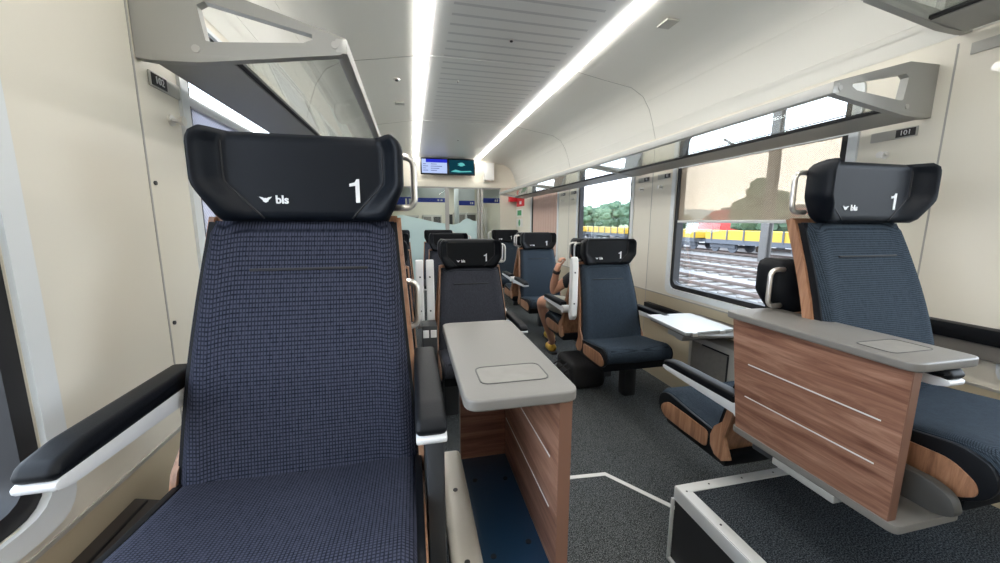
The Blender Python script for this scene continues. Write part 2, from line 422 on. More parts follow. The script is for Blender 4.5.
def blind(side, w, zb, mat, label, zt=.425):
    x, s = (XL, -1) if side == 'left' else (XR, 1)
    def X(a, b): return (min(x+a*s, x+b*s), max(x+a*s, x+b*s))
    y0, y1 = w
    t = thing('roller_blind', label, 'blind', (x+.01*s, (y0+y1)/2, zb))
    if zt:
        bm = bmesh.new(); box(bm, *X(.002, .032), y0+.002, y1-.002, zt, zt+.035, .006); part('cassette', bm, 'surround' if side == 'right' else 'silver', t)
    bm = bmesh.new(); box(bm, *X(.012, .0135), y0+.012, y1-.012, zb, zt+.005); part('cloth', bm, mat, t)
    bm = bmesh.new(); box(bm, *X(.006, .020), y0+.01, y1-.01, zb-.012, zb+.008, .003); part('bottom_bar', bm, 'alu', t)
blind('right', WIN[1], .008, 'blind', 'half lowered beige see-through blind in the window behind the near right seat')
blind('left', WIN[1], -.50, 'blind_l', 'lilac-grey woven blind, fully lowered, in the window behind the big blue seat', .375)
blind('left', WIN[2], -.50, 'blind_l', 'lilac-grey woven blind down in the left window beyond the big blue seat', .375)
# pink curtain in the far right window
t = thing('curtain', 'pinkish beige curtain closed over the far right window', 'curtain', (XR+.01, 5.94, -.5))
bm = bmesh.new(); N = 60
pa = [(XR+.012+.005*math.sin(i*1.1), 5.34+i*1.20/N) for i in range(N+1)]; pb = [(a+.004, c) for a, c in pa]
b = bmesh.new(); A = [[b.verts.new((px, py, z)) for px, py in pa+pb[::-1]] for z in (-.52, .45)]; m_ = len(A[0])
for i in range(m_): b.faces.new((A[0][i], A[0][(i+1) % m_], A[1][(i+1) % m_], A[1][i]))
merge(bm, b); part('cloth', bm, 'curtain', t, True)
bm = bmesh.new(); box(bm, XR+.003, XR+.03, 5.33, 6.55, .44, .465, .003); part('rail', bm, 'frame_dark', t)

# ------------------------------------------------------------------ raised floor at both sides
def podium(name, x0, x1, ye, label, aisle):
    t = thing(name, label, 'platform', ((x0+x1)/2, (Y0+ye)/2, FLOOR))
    bm = bmesh.new(); box(bm, x0+.004, x1-.004, Y0+.01, ye-.004, FLOOR, POD-.022); part('riser', bm, 'black', t)
    bm = bmesh.new()
    if aisle < 0: box(bm, x0+.045, x1, Y0+.01, ye-.045, POD-.022, POD)
    else: box(bm, x0, x1-.045, Y0+.01, ye-.045, POD-.022, POD)
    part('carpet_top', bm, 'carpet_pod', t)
    ex = x0 if aisle < 0 else x1
    bm = bmesh.new()
    a, b_ = (ex, ex+.045) if aisle < 0 else (ex-.045, ex)
    box(bm, a, b_, Y0+.01, ye, POD-.022, POD+.003, .002)
    f = (ex-.002, ex+.006) if aisle < 0 else (ex-.006, ex+.002)
    box(bm, *f, Y0+.01, ye, POD-.055, POD-.001, .001)
    box(bm, x0, x1, ye-.045, ye, POD-.022, POD+.0035, .002); box(bm, x0, x1, ye-.006, ye+.002, POD-.055, POD-.001, .001)
    part('edge_trim', bm, 'alu', t)
    bm = bmesh.new(); g = (ex-.012, ex+.002) if aisle < 0 else (ex-.002, ex+.012)
    box(bm, *g, Y0+.01, ye+.004, FLOOR, FLOOR+.012, .001); box(bm, g[0], g[0]+.012, ye-.006, ye+.003, FLOOR, POD-.05, .001)
    part('foot_trim', bm, 'alu', t)
    for i in range(5):
        bm = bmesh.new(); disc(bm, (ex-.022*aisle, ye-.04-.17*i, POD+.0035), 'z', .004, .002, 10); part('screw', bm, 'frame_dark', t)
    for i in range(4):
        bm = bmesh.new(); disc(bm, (ex-aisle*(.14+.16*i), ye-.022, POD+.0035), 'z', .004, .002, 10); part('screw', bm, 'frame_dark', t)
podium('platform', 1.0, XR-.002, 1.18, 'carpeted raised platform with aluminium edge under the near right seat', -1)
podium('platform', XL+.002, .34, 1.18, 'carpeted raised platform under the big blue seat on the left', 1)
bm = bmesh.new()
def strip(bm, pts, w, z0, z1):
    pts = [Vector(p) for p in pts]
    L, R_ = [], []
    for i, p in enumerate(pts):
        d0 = (pts[i]-pts[i-1]).normalized() if i else (pts[1]-pts[0]).normalized()
        d1 = (pts[i+1]-pts[i]).normalized() if i < len(pts)-1 else d0
        nn = Vector((-(d0+d1).y, (d0+d1).x)).normalized(); k = w/2/max(.4, nn.dot(Vector((-d0.y, d0.x))))
        L.append(p+nn*k); R_.append(p-nn*k)
    for i in range(len(pts)-1):
        prism(bm, [tuple(L[i]), tuple(L[i+1]), tuple(R_[i+1]), tuple(R_[i])], 'z', z0, z1)
strip(bm, [(.50, 1.76), (1.0, 1.722), (1.21, 1.416), (1.36, 1.195)], .026, FLOOR, FLOOR+.002)
solo('floor_marking', bm, 'line', 'thin white line with a bend on the charcoal aisle carpet', 'floor line')

# ------------------------------------------------------------------ seats
CACHE = {}
def cached(key, fn, mat, smooth=40):
    if key not in CACHE: CACHE[key] = to_mesh(key.split('|')[0], fn(), mat, smooth)
    return CACHE[key]
def yf(h):      # front line of the backrest as a function of height
    t = (h-.50)/.545
    return -.145+.165*t-.02*math.sin(PI*max(0, min(1, t)))
def hw(h): return .247-.040*max(0, min(1, (h-.5)/.545))
def m_backrest():
    bm = bmesh.new()
    def fr(u, v):
        h = .485+v*.565; s = 2*u-1; e = abs(s)
        bol = -.005*math.exp(-((e-.86)/.12)**2)+(.020*(max(0, e-.9)/.1)**2)
        edge = .010*(max(0, v-.95)/.05)**2
        return Vector((s*(hw(h)+.004)*(1-.02*(max(0, v-.96)/.04)**2), yf(h)+bol+edge, h))
    def bk(u, v):
        h = .485+v*.565; s = 2*u-1
        return Vector((s*hw(h)*.99, yf(h)+.032, h))
    shell_grid(bm, 24, 20, fr, bk); return bm
def m_bolster():
    bm = bmesh.new()
    def fr(u, v):
        h = .46+v*.588; s = 2*u-1
        return Vector((s*(hw(h)+.007), yf(h)+.014, h))
    def bk(u, v):
        h = .46+v*.588; s = 2*u-1
        return Vector((s*(hw(h)+.007), yf(h)+.050, h))
    shell_grid(bm, 8, 16, fr, bk); return bm
def m_shell():
    bm = bmesh.new()
    # rear panel
    def fr(u, v):
        h = .42+v*.645; s = 2*u-1
        return Vector((s*(hw(max(h, .5))+.008), yf(h)+.050, h))
    def bk(u, v):
        h = .42+v*.645; s = 2*u-1
        return Vector((s*(hw(max(h, .5))+.008)*.98, yf(h)+.064, h))
    shell_grid(bm, 6, 14, fr, bk)
    for sd in (-1, 1):
        front = [(yf(h)+.036, h) for h in (1.06, .98, .9, .8, .7, .62, .56)]
        pts = front+[(-.135, .52), (-.150, .475), (-.145, .43), (-.12, .40), (-.08, .393), (-.04, .42)]
        pts += [(yf(h)+.068, h) for h in (.5, .6, .7, .8, .9, 1.0, 1.06)]
        b = bmesh.new()
        lo = [b.verts.new((sd*(hw(max(.5, q))+.005), p, q)) for p, q in pts]; hi = [b.verts.new((sd*(hw(max(.5, q))+.017), p, q)) for p, q in pts]
        k = len(pts)
        b.faces.new(lo); b.faces.new(hi[::-1])
        for i in range(k): b.faces.new((lo[(i+1) % k], lo[i], hi[i], hi[(i+1) % k]))
        bmesh.ops.recalc_face_normals(b, faces=b.faces[:]); bmesh.ops.triangulate(b, faces=[f for f in b.faces if len(f.verts) > 4]); merge(bm, b)
    return bm
CUSH = [(-.12, .495), (-.30, .515), (-.43, .535), (-.485, .534), (-.512, .51), (-.520, .475), (-.508, .44), (-.47, .415), (-.12, .405)]
def m_cushion():
    bm = bmesh.new(); b = bmesh.new(); pts = rounded(CUSH, .02, 3)
    secs = []
    cy, cz = -.30, .47
    for x, sc, dz in ((-.244, .93, -.006), (-.238, .97, -.002), (-.22, 1, .002), (-.15, 1, .000), (0, 1, -.004), (.15, 1, 0), (.22, 1, .002), (.238, .97, -.002), (.244, .93, -.006)):
        secs.append([b.verts.new((x, cy+(p-cy)*(1 if sc == 1 else .5+.5*sc), cz+(q-cz)*sc+dz)) for p, q in pts])
    for A, C in zip(secs, secs[1:]):
        for i in range(len(pts)): b.faces.new((A[(i+1) % len(pts)], A[i], C[i], C[(i+1) % len(pts)]))
    b.faces.new(secs[0]); b.faces.new(secs[-1][::-1]); bmesh.ops.recalc_face_normals(b, faces=b.faces[:]); merge(bm, b); return bm
def m_pan():
    bm = bmesh.new()
    for sd in (-1, 1):
        a, c = (sd*.243, sd*.258)
        prism(bm, rounded([(-.10, .49), (-.30, .508), (-.44, .526), (-.495, .508), (-.512, .465), (-.500, .425), (-.455, .39), (-.35, .388), (-.12, .395)], .02, 3), 'x', min(a, c), max(a, c), .003)
    box(bm, -.243, .243, -.46, -.08, .36, .42, .01)
    return bm
def m_inlay(sd):
    def f():
        bm = bmesh.new(); a, c = sd*.255, sd*.262
        prism(bm, rounded([(-.165, .478), (-.30, .484), (-.43, .486), (-.478, .455), (-.486, .425), (-.452, .398), (-.33, .395), (-.168, .400)], .022, 4), 'x', min(a, c), max(a, c), .002)
        return bm
    return f
def m_pedestal(sd):
    def f():
        bm = bmesh.new()
        a, c = sorted((sd*.12, sd*.22)); box(bm, a, c, -.15, -.05, .0, .38, .012)
        a, c = sorted((-sd*.12, sd*.22)); box(bm, a, c, -.32, -.11, .33, .39, .015)
        return bm
    return f
def head_c(v): return .775 if v > .45 else .775-.27*((.45-v)/.45)
def m_headrest():
    bm = bmesh.new()
    def W(v):
        w = .223 if v > .42 else .223-.040*((.42-v)/.42)**1.1
        return w-.020*(max(0, v-.80)/.20)**2.2
    def fr(u, v):
        s = 2*u-1; e = abs(s); c = head_c(v)
        # resample so that a column of vertices follows the crease
        if e < .7: q = e/.7*c; y = 0
        elif e < .92: t = (e-.7)/.22; q = c+(.965-c)*t; y = -.055*(t*t*(3-2*t))**.8
        else: t = (e-.92)/.08; q = .965+.035*t; y = -.055+.028*t*t
        y *= (.45+.55*min(1, v/.35))
        rnd = .012*(max(0, .07-v)/.07)**2+.014*(max(0, v-.93)/.07)**2
        return Vector((math.copysign(q, s)*W(v) if s else 0, y+rnd, 1.050+.201*v))
    def bk(u, v):
        s = 2*u-1; e = abs(s)
        y = .066-.034*max(0, (e-.7)/.3)**2-.02*(max(0, v-.85)/.15)**2-.02*(max(0, .15-v)/.15)**2
        return Vector((s*W(v)*.985, y, 1.050+.201*v-.004*(v > .99)))
    shell_grid(bm, 40, 16, fr, bk); return bm
def m_piping(sd):
    def f():
        bm = bmesh.new()
        pts = []
        for i in range(17):
            v = .03+i/16*.94; w = .223 if v > .42 else .223-.040*((.42-v)/.42)**1.1
            pts.append((sd*head_c(v)*w, -.0005, 1.050+.201*v))
        tube(bm, pts, .0022, 6)
        return bm
    return f
def m_stitch():
    bm = bmesh.new(); box(bm, -.13, .13, yf(.938)-.0045, yf(.938)+.004, .935, .941, .0016, 1); return bm
def m_handle(sd):
    def f():
        bm = bmesh.new()
        pts = bez([(sd*.205, .045, 1.215), (sd*.262, .045, 1.215), (sd*.262, .045, 1.085), (sd*.205, .045, 1.085)], 6, .028)
        tube(bm, pts, .0085, 10); return bm
    return f
def m_logo():
    bm = text_bm('bls', .0255, offset=.0008)
    place(bm, (1, 0, 0), (0, 0, 1), (-.056, -.0012, 1.099))
    # small winged emblem
    k = .0068; cx, cz = -.091, 1.0995
    wing = [(-2.0, .95), (-.9, .75), (-.45, .45), (0, .55), (.45, .45), (.9, .75), (2.0, .95), (1.3, .2), (.95, -.1), (.75, -.65), (0, -1.05), (-.75, -.65), (-.95, -.1), (-1.3, .2)]
    prism(bm, [(cx+p*k, cz+q*k) for p, q in wing], 'y', -.002, -.0004)
    return bm
def m_one():
    bm = bmesh.new(); k = .056
    # numeral one
    pts = [(.0, 0), (.17, 0), (.17, 1), (.06, 1), (-.02, .86), (-.24, .80), (-.24, .68), (.0, .72)]
    prism(bm, [(.108+p*k, 1.095+q*k) for p, q in pts], 'y', -.002, -.0004)
    return bm
def m_arm(sd, px, tp, yb=.02):
    def f():
        bm = bmesh.new(); x0, x1 = sorted((sd*px, sd*(px+.053)))
        prof = rounded([(yb, .645), (.029-tp, .663), (.002-tp, .671), (-tp, .682), (.024-tp, .690), (yb, .69)], .005, 3)
        prism(bm, prof, 'x', x0, x1, .004)
        disc(bm, ((x0+x1)/2, yb-.005, .668), 'x', .032, x1-x0+.003, 20)
        return bm
    return f
def m_armpad(sd, px, tp, yb=.02):
    def f():
        bm = bmesh.new(); x0, x1 = sorted((sd*px, sd*(px+.053)))
        prof = rounded([(yb-.03, .682), (.024-tp, .682), (.006-tp, .684), (-tp, .696), (.012-tp, .712), (.064-tp, .720), (yb-.03, .722)], .010, 4)
        prism(bm, prof, 'x', x0-.001, x1+.001, .012, 3)
        return bm
    return f
def m_raised(sd, px):
    def f():
        bm = bmesh.new(); x0, x1 = sorted((sd*px, sd*(px+.053)))
        prism(bm, rounded([(-.062, .66), (-.058, 1.06), (-.045, 1.115), (-.02, 1.12), (-.004, 1.08), (-.006, .66), (-.03, .62)], .012, 4), 'x', x0, x1, .010, 3)
        return bm
    return f
def m_bolt(sd, px, h):
    def f():
        bm = bmesh.new(); disc(bm, (sd*(px+.03), -.0625, h), 'y', .006, .006, 10)
        return bm
    return f
def m_post(sd, px):
    def f():
        bm = bmesh.new(); x0, x1 = sorted((sd*(px+.014), sd*(px+.050)))
        box(bm, x0, x1, -.30, -.03, .0, .645, .008); return bm
    return f
def seat(label, x, y, z, face, handle, arms, fab='fabric', leather='leather', posts=(), hx=0, tip=.445, hs=1):
    """face -1: towards the viewer, +1: away. arms: {local side: 'down'|'up'|'wall'}"""
    t = thing('train_seat', label, 'seat', (x, y, z), 0 if face < 0 else PI, 'first class train seats')
    ws = (1 if x > .7 else -1)*(1 if face < 0 else -1)
    link('seat_pedestal', cached('seat_pedestal|%d' % ws, m_pedestal(ws), 'frame_dark'), t)
    c = link('seat_cushion', cached('seat_cushion|'+fab, m_cushion, fab, 60), t)
    link('cushion_frame', cached('cushion_frame', m_pan, 'leather_dim'), c)
    for sd in (-1, 1): link('side_inlay', cached('side_inlay|%d' % sd, m_inlay(sd), 'wood_seat'), c)
    b = link('backrest', cached('backrest|'+fab, m_backrest, fab, 50), t)
    st = link('stitched_seam', cached('stitched_seam', m_stitch, 'rubber'), b); st.location.x = hx
    link('bolster', cached('bolster', m_bolster, 'leather_dim', 50), b)
    link('back_shell', cached('back_shell', m_shell, 'wood_seat', 35), t)
    h = link('headrest', cached('headrest|'+leather, m_headrest, leather, True), t); h.location.x = hx; h.scale.x = hs
    for sd in (-1, 1): link('piping', cached('piping|%d' % sd, m_piping(sd), 'rubber', True), h)
    o = link('logo', cached('logo', m_logo, 'ink', False), h); o['label'] = 'white winged emblem and lettering bls'
    o = link('class_number', cached('class_number', m_one, 'ink', False), h); o['label'] = 'white numeral 1'
    if handle: link('grab_handle', cached('grab_handle|%d' % handle, m_handle(handle), 'chrome', True), t)
    for sd, st in arms.items():
        if st == 'down':
            a = link('armrest', cached('armrest|%d|%g' % (sd, tip), m_arm(sd, .248, tip), 'silver'), t)
            link('armrest_pad', cached('armrest_pad|%d|%g' % (sd, tip), m_armpad(sd, .248, tip), 'leather_dim'), a)
        elif st == 'up':
            a = link('armrest', cached('armrest_up|%d' % sd, m_raised(sd, .268), 'white'), t); a['label'] = 'white armrest folded up'
            for hh in (.76, 1.0): link('bolt', cached('bolt|%d|%g' % (sd, hh), m_bolt(sd, .268, hh), 'frame_dark'), a)
    for sd in posts: link('armrest_post', cached('armrest_post|%d' % sd, m_post(sd, .252), 'frame_dark'), t)
    return t
XRS, XLA, XLW = 1.495, .41, -.252
seat('big dark blue checked train seat nearest on the left, beside the cream wall', XLW, 1.0, POD, -1, 1, {-1: 'down', 1: 'down'}, 'fabric', 'leather', (1,), .014, .392)
seat('blue train seat nearest on the right, on the raised platform behind the walnut panel', XRS+.02, 1.0, POD, -1, -1, {-1: 'down'}, 'fabric_teal', 'leather', (), .006, .425, 1.07)
seat('train seat facing away, back to back with the near right seat', XRS, 1.12, FLOOR, 1, 1, {1: 'down'}, 'fabric_teal', 'leather_dim')
seat('blue train seat facing us right of the aisle, beyond the folding table, white armrest up', XRS, 2.70, FLOOR, -1, -1, {-1: 'up', 1: 'down'}, 'fabric_teal', 'leather_dim')
seat('train seat facing away in which the person in shorts sits', XRS, 2.88, FLOOR, 1, 1, {1: 'down'}, 'fabric_teal', 'leather_dim')
seat('blue train seat facing the person in shorts, in front of the far curtain', XRS, 4.40, FLOOR, -1, -1, {-1: 'down'}, 'fabric_teal', 'leather_dim')
seat('train seat facing away, back to back with the seat opposite the person', XRS, 4.58, FLOOR, 1, 1, {1: 'down'}, 'fabric_teal', 'leather_dim')
seat('dark train seat farthest on the right side, below the red sign', XRS, 6.10, FLOOR, -1, -1, {-1: 'down'}, 'fabric_teal', 'leather_dim')
seat('charcoal train seat facing us straight behind the left walnut table', XLA, 2.70, FLOOR, -1, 1, {-1: 'up', 1: 'down'}, 'fabric_grey', 'leather_dim')
seat('train seat facing away, back to back with the charcoal seat behind the left table', XLA, 2.88, FLOOR, 1, -1, {-1: 'down'}, 'fabric_grey', 'leather_dim')
seat('aisle train seat second beyond the left table, only its black headrest showing', XLA, 4.40, FLOOR, -1, 1, {-1: 'down'}, 'fabric_grey', 'leather_dim')
seat('aisle train seat farthest on the left side before the glass partition', XLA, 6.10, FLOOR, -1, 1, {}, 'fabric_grey', 'leather_dim')
seat('window train seat mostly hidden behind the big blue seat, white armrest up', XLW, 2.70, FLOOR, -1, 0, {1: 'up'}, 'fabric_grey', 'leather_dim')
seat('window train seat facing away, right behind the big blue seat, chrome handle showing', XLW, 1.12, FLOOR, 1, -1, {}, 'fabric_grey', 'leather_dim')
seat('window train seat two rows behind the big blue seat, a sliver of headrest showing', XLW, 4.40, FLOOR, -1, 0, {}, 'fabric_grey', 'leather_dim')
seat('window train seat in the last left row before the glass partition', XLW, 6.10, FLOOR, -1, 0, {}, 'fabric_grey', 'leather_dim')

# power outlets between the two left seats of the second row
t = thing('socket_unit', 'dark floor unit with two white sockets between the left seats', 'power socket', (.095, 2.60, FLOOR))
bm = bmesh.new(); box(bm, .045, .145, 2.46, 2.62, FLOOR, FLOOR+.70, .01); part('housing', bm, 'frame_dark', t)
for xx in (.070, .120):
    bm = bmesh.new(); box(bm, xx-.019, xx+.019, 2.452, 2.462, FLOOR+.62, FLOOR+.67, .002); part('socket', bm, 'white', t)

# wall-side long black arm ledge by the right wall
t = thing('arm_ledge', 'long black arm ledge along the right wall beside the near right seat', 'ledge', (1.98, .3, -.40))
bm = bmesh.new(); box(bm, 2.045, XR-.001, -.6, 1.19, -.445, -.385, .008); part('pad', bm, 'leather_dim', t)
bm = bmesh.new(); box(bm, 2.06, XR-.001, -.6, 1.18, -.505, -.446, .004); part('bracket', bm, 'table', t)
t = thing('arm_ledge', 'black arm ledge on the right wall beside the seat beyond the folding table', 'ledge', (1.95, 2.5, -.75))
bm = bmesh.new(); box(bm, 2.045, XR-.001, 2.42, 3.0, -.775, -.715, .008); part('pad', bm, 'leather_dim', t)
bm = bmesh.new(); box(bm, 2.06, XR-.001, 2.43, 2.99, -.83, -.776, .004); part('bracket', bm, 'frame_dark', t)

# ------------------------------------------------------------------ partition tables
def partition_table(label, xp, sgn, cross, y0, y1, ztop=-.314):
    """xp: aisle face of the panel; sgn: direction from aisle to the seat (+1 right)"""
    X = lambda a, b: tuple(sorted((xp+a*sgn, xp+b*sgn)))
    xe = xp+.225*sgn
    t = thing('partition_table', label, 'table', (xp+.1*sgn, (y0+y1)/2, POD))
    a, b_ = X(-.012, .208)
    bm = bmesh.new()
    prism(bm, rounded([(a, y0), (b_, y0), (b_, y1), (a, y1)], .032, 6), 'z', ztop-.022, ztop, .0045, 3)
    top = part('tabletop', bm, 'table', t)
    # recessed glass rest
    c, d = X(.024, .168)
    bm = bmesh.new(); out = rounded([(c, y0+.065), (d, y0+.065), (d, y0+.155), (c, y0+.155)], .02, 5); inn = rounded([(c+.0025, y0+.0675), (d-.0025, y0+.0675), (d-.0025, y0+.1525), (c+.0025, y0+.1525)], .019, 5)
    ring_plate(bm, out, inn, 'z', ztop-.001, ztop+.0012); part('rim', bm, 'grey_dim', top)
    bm = bmesh.new(); prism(bm, inn, 'z', ztop-.004, ztop+.0004); part('tray_inlay', bm, 'table_inlay', top)
    zb = -.72
    yp = y1-.075
    bm = bmesh.new(); prism(bm, [(y0+.012, zb), (yp-.01, zb), (y1-.03, ztop-.022), (y0+.012, ztop-.022)], 'x', *X(0, .026)); p = part('side_panel', bm, 'wood', t)
    bm = bmesh.new(); box(bm, *X(.0005, .0255), y0+.0095, y0+.0122, zb, ztop-.022); part('edge_band', bm, 'edge', p)
    if cross < 9:
        bm = bmesh.new(); box(bm, *X(.026, .165), yp-.026, yp-.002, zb, ztop-.022); part('end_panel', bm, 'wood_cross', t)
    for f in (.375, .675):
        z = ztop-.022+(zb-ztop+.022)*f
        for face in (-.0012, .0245):
            bm = bmesh.new(); box(bm, *X(face, face+.0027), y0+.055, yp-.035, z-.0018, z+.0018); part('inlay_strip', bm, 'alu', p)
    # base
    bm = bmesh.new(); c, d = X(-.004, .222)
    prism(bm, rounded([(c, y0-.01), (d, y0-.01), (d, yp+.005), (c, yp+.005)], .02, 4), 'z', zb-.022, zb, .003)
    part('base_plate', bm, 'base_grey' if sgn < 0 else 'table', t)
    bm = bmesh.new(); c, d = X(.166, .232)
    if sgn < 0:
        box(bm, c, d, y0-.02, yp, zb-.05, zb+.022, .018, 4); part('base_rail', bm, 'base_grey', t)
    else:
        prism(bm, rounded([(.515, -.672), (.53, -.628), (.57, -.612), (yp, -.612), (yp, -.685), (.55, -.69)], .02, 4), 'x', 1.196, 1.226, .006); box(bm, 1.19, 1.22, yp-.12, yp-.02, zb-.01, -.66, .004); part('base_rail', bm, 'grey_dim', t)
    return t, zb, yp
t, zb, yp = partition_table('narrow grey-topped walnut table standing in front of the left aisle, beside the big blue seat', .290, -1, 1, .62, 1.16)
bm = bmesh.new(); box(bm, .126, .263, .60, yp-.03, zb, zb+.003, .001); blue_ = part('base_mat', bm, 'base_blue', t, label='dark blue board with screws')  # thin dark blue layer over most of the base plate
for (sx, sy) in ((.150, .70), (.150, .95), (.235, .72), (.235, .94)):
    bm = bmesh.new(); disc(bm, (sx, sy, zb+.004), 'z', .0065, .002, 14); part('screw', bm, 'rubber', blue_)
for sy in (.68, .90):
    bm = bmesh.new(); disc(bm, (.09, sy, zb+.023), 'z', .006, .002, 14); part('screw', bm, 'frame_dark', t)
bm = bmesh.new(); box(bm, .12, .24, .72, .92, POD, zb-.022, .006); part('pedestal', bm, 'frame_dark', t)
t, zb, yp = partition_table('walnut panel table with white strips on the right platform', 1.108, 1, 0, .575, 1.12)
bm = bmesh.new(); box(bm, 1.104, 1.17, .70, .885, zb-.045, zb-.022, .004); part('bracket', bm, 'grey_metal', t)
bm = bmesh.new(); box(bm, 1.15, 1.66, .93, 1.0, zb-.07, zb-.023, .006); box(bm, 1.60, 1.66, .93, 1.0, POD, zb-.06, .006); part('support_arm', bm, 'frame_dark', t)

# ------------------------------------------------------------------ folding wall table and bin on the right
t = thing('folding_table', 'grey wall table with a white folded leaf, beyond the right walnut panel', 'table', (1.85, 2.1, -.70))
bm = bmesh.new(); prism(bm, rounded([(1.62, 1.92), (XR-.002, 1.80), (XR-.002, 2.38), (1.66, 2.36)], .03, 4), 'z', -.700, -.685, .003); part('lower_top', bm, 'table', t)
bm = bmesh.new(); prism(bm, rounded([(1.60, 1.90), (1.97, 1.92), (1.99, 2.34), (1.64, 2.36)], .02, 4), 'z', -.672, -.662, .003); f1 = part('leaf', bm, 'paper', t)
bm = bmesh.new(); prism(bm, rounded([(1.605, 1.91), (1.965, 1.925), (1.985, 2.335), (1.645, 2.355)], .02, 4), 'z', -.685, -.674, .002); part('leaf_frame', bm, 'rail_metal', t)
for (hx, hy) in ((1.66, 1.905), (1.87, 1.915)):
    bm = bmesh.new(); box(bm, hx-.018, hx+.018, hy-.012, hy+.004, -.690, -.664, .003); part('hinge', bm, 'chrome', f1)
bm = bmesh.new(); box(bm, 1.70, 1.73, 2.05, 2.2, -.76, -.70, .004); box(bm, 1.72, XR-.01, 2.08, 2.14, -.78, -.70, .004); part('support_arm', bm, 'rail_metal', t)
t = thing('litter_bin', 'grey-beige wall litter bin below the folding table', 'bin', (2.02, 2.05, -1.12))
bm = bmesh.new(); box(bm, 1.93, XR-.002, 1.80, 2.26, -1.12, -.79, .012); part('housing', bm, 'plate', t)
bm = bmesh.new(); box(bm, 1.922, 1.931, 1.90, 2.22, -1.10, -.83, .004); f = part('flap', bm, 'table_inlay', t)
bm = bmesh.new(); box(bm, 1.919, 1.924, 1.895, 1.905, -1.09, -.84, .001); box(bm, 1.919, 1.924, 1.895, 2.12, -.836, -.826, .001); part('slot', bm, 'rubber', f)

# heater duct at the left wall
t = thing('heater_duct', 'long dark brown heater casing at the foot of the left wall', 'heater', (-.66, -.7, POD))
bm = bmesh.new(); prism(bm, [(XL+.001, -.690), (-.640, -.705), (-.625, -.73), (-.625, POD), (XL+.001, POD)], 'y', -2.4, 1.04, .004); part('casing', bm, 'heater', t)
bm = bmesh.new(); box(bm, -.672, -.668, -2.38, 1.03, -.699, -.692); part('slot', bm, 'rubber', t)

# ------------------------------------------------------------------ luggage racks
def rack(label, side, ys, dz, ends):
    s = 1 if side == 'right' else -1
    X = lambda v: v if s > 0 else 1.4-v
    y0, y1 = ys
    t = thing('luggage_rack', label, 'luggage rack', (X(2.0), (y0+y1)/2, .43+dz))
    outer = [(2.098, .428), (2.06, .424), (1.95, .428), (1.585, .481), (1.568, .50), (1.572, .527), (1.94, .630), (2.098, .632)]
    inner = [(1.93, .485), (1.915, .483), (1.90, .484), (1.685, .503), (1.66, .515), (1.66, .528), (1.925, .583), (1.943, .572)]
    for y in ends:
        bm = bmesh.new()
        ring_plate(bm, [(X(p), q+dz) for p, q in outer], [(X(p), q+dz) for p, q in inner], 'y', y-.014, y+.014)
        b = part('bracket', bm, 'grey_metal', t)
        for (p, q) in ((1.60, .506), (1.955, .462)):
            for yy in (y-.0155, y+.0155):
                bm = bmesh.new(); disc(bm, (X(p), yy, q+dz), 'y', .010, .003, 16); part('bolt', bm, 'rail_metal', b)
    bm = bmesh.new()
    a, c = sorted((X(1.566), X(1.602))); box(bm, a, c, y0, y1, .484+dz, .527+dz, .007); part('front_rail', bm, 'rail_metal', t)
    bm = bmesh.new(); a, c = sorted((X(1.800), X(2.06)))
    prism(bm, [(X(1.872), .452+dz), (X(1.878), .440+dz), (X(2.06), .424+dz), (X(2.06), .442+dz)], 'y', y0, y1, .002); part('rear_bar', bm, 'grey_metal', t)
    bm = bmesh.new(); prism(bm, [(X(1.860), .446+dz), (X(1.873), .442+dz), (X(1.873), .454+dz), (X(1.860), .456+dz)], 'y', y0+.03, y1-.03); part('gasket_strip', bm, 'rubber', t)
    bm = bmesh.new(); prism(bm, [(X(1.600), .500+dz), (X(1.862), .449+dz), (X(1.862), .454+dz), (X(1.600), .505+dz)], 'y', y0+.015, y1-.015); part('glass_shelf', bm, 'shelf', t)
rack('long grey luggage rack with glass shelf above the right windows', 'right', (1.20, 6.86), 0, (1.215, 3.25, 5.05, 6.85))
rack('grey luggage rack with glass shelf above the big blue seat on the left', 'left', (1.27, 6.86), 0, (1.285, 3.25, 5.05, 6.85))
rack('higher luggage rack at the top right corner above the platform', 'right', (-.75, 1.15), .29, (-.735, 1.135))

# seat number plates and coat hooks on the pillars
def plate(side, y, z, txt, label, flip=False):
    s = 1 if side == 'right' else -1; x = XR if s > 0 else XL
    X = lambda a, b: tuple(sorted((x-a*s, x-b*s)))
    d = -1 if s > 0 else 1     # reading direction along y
    t = thing('seat_number_plate', label, 'sign', (x, y, z-.02))
    bm = bmesh.new(); box(bm, *X(0, .006), y-.085, y+.085, z-.021, z+.021, .003); part('plate', bm, 'plate', t)
    yc = y-.045
    bm = bmesh.new(); box(bm, *X(.006, .0075), yc-.034, yc+.034, z-.016, z+.016); w = part('number_window', bm, 'black', t)
    bm = text_bm(txt, .028); place(bm, (0, d, 0), (0, 0, 1), (x-.0082*s, yc, z)); part('number', bm, 'ink', w, False)
def hook(side, y, z, label):
    s = 1 if side == 'right' else -1; x = XR if s > 0 else XL
    t = thing('coat_hook', label, 'hook', (x, y, z-.015))
    bm = bmesh.new(); disc(bm, (x-.003*s, y, z), 'x', .016, .006, 20); part('rosette', bm, 'chrome', t)
    bm = bmesh.new(); tube(bm, [(x, y, z), (x-.018*s, y, z), (x-.026*s, y, z), (x-.036*s, y, z)], [.006, .006, .012, .015], 16); part('knob', bm, 'chrome', t)
plate('left', 1.40, .394, '102', 'grey seat number plate on the left pillar under the luggage rack bracket')
hook('left', 1.40, .300, 'chrome coat hook on the left pillar above the big blue headrest')
plate('right', 1.32, .386, '101', 'grey seat number plate on the right pillar below the luggage rack bracket')
hook('right', 1.34, .303, 'chrome coat hook just behind the near right headrest')
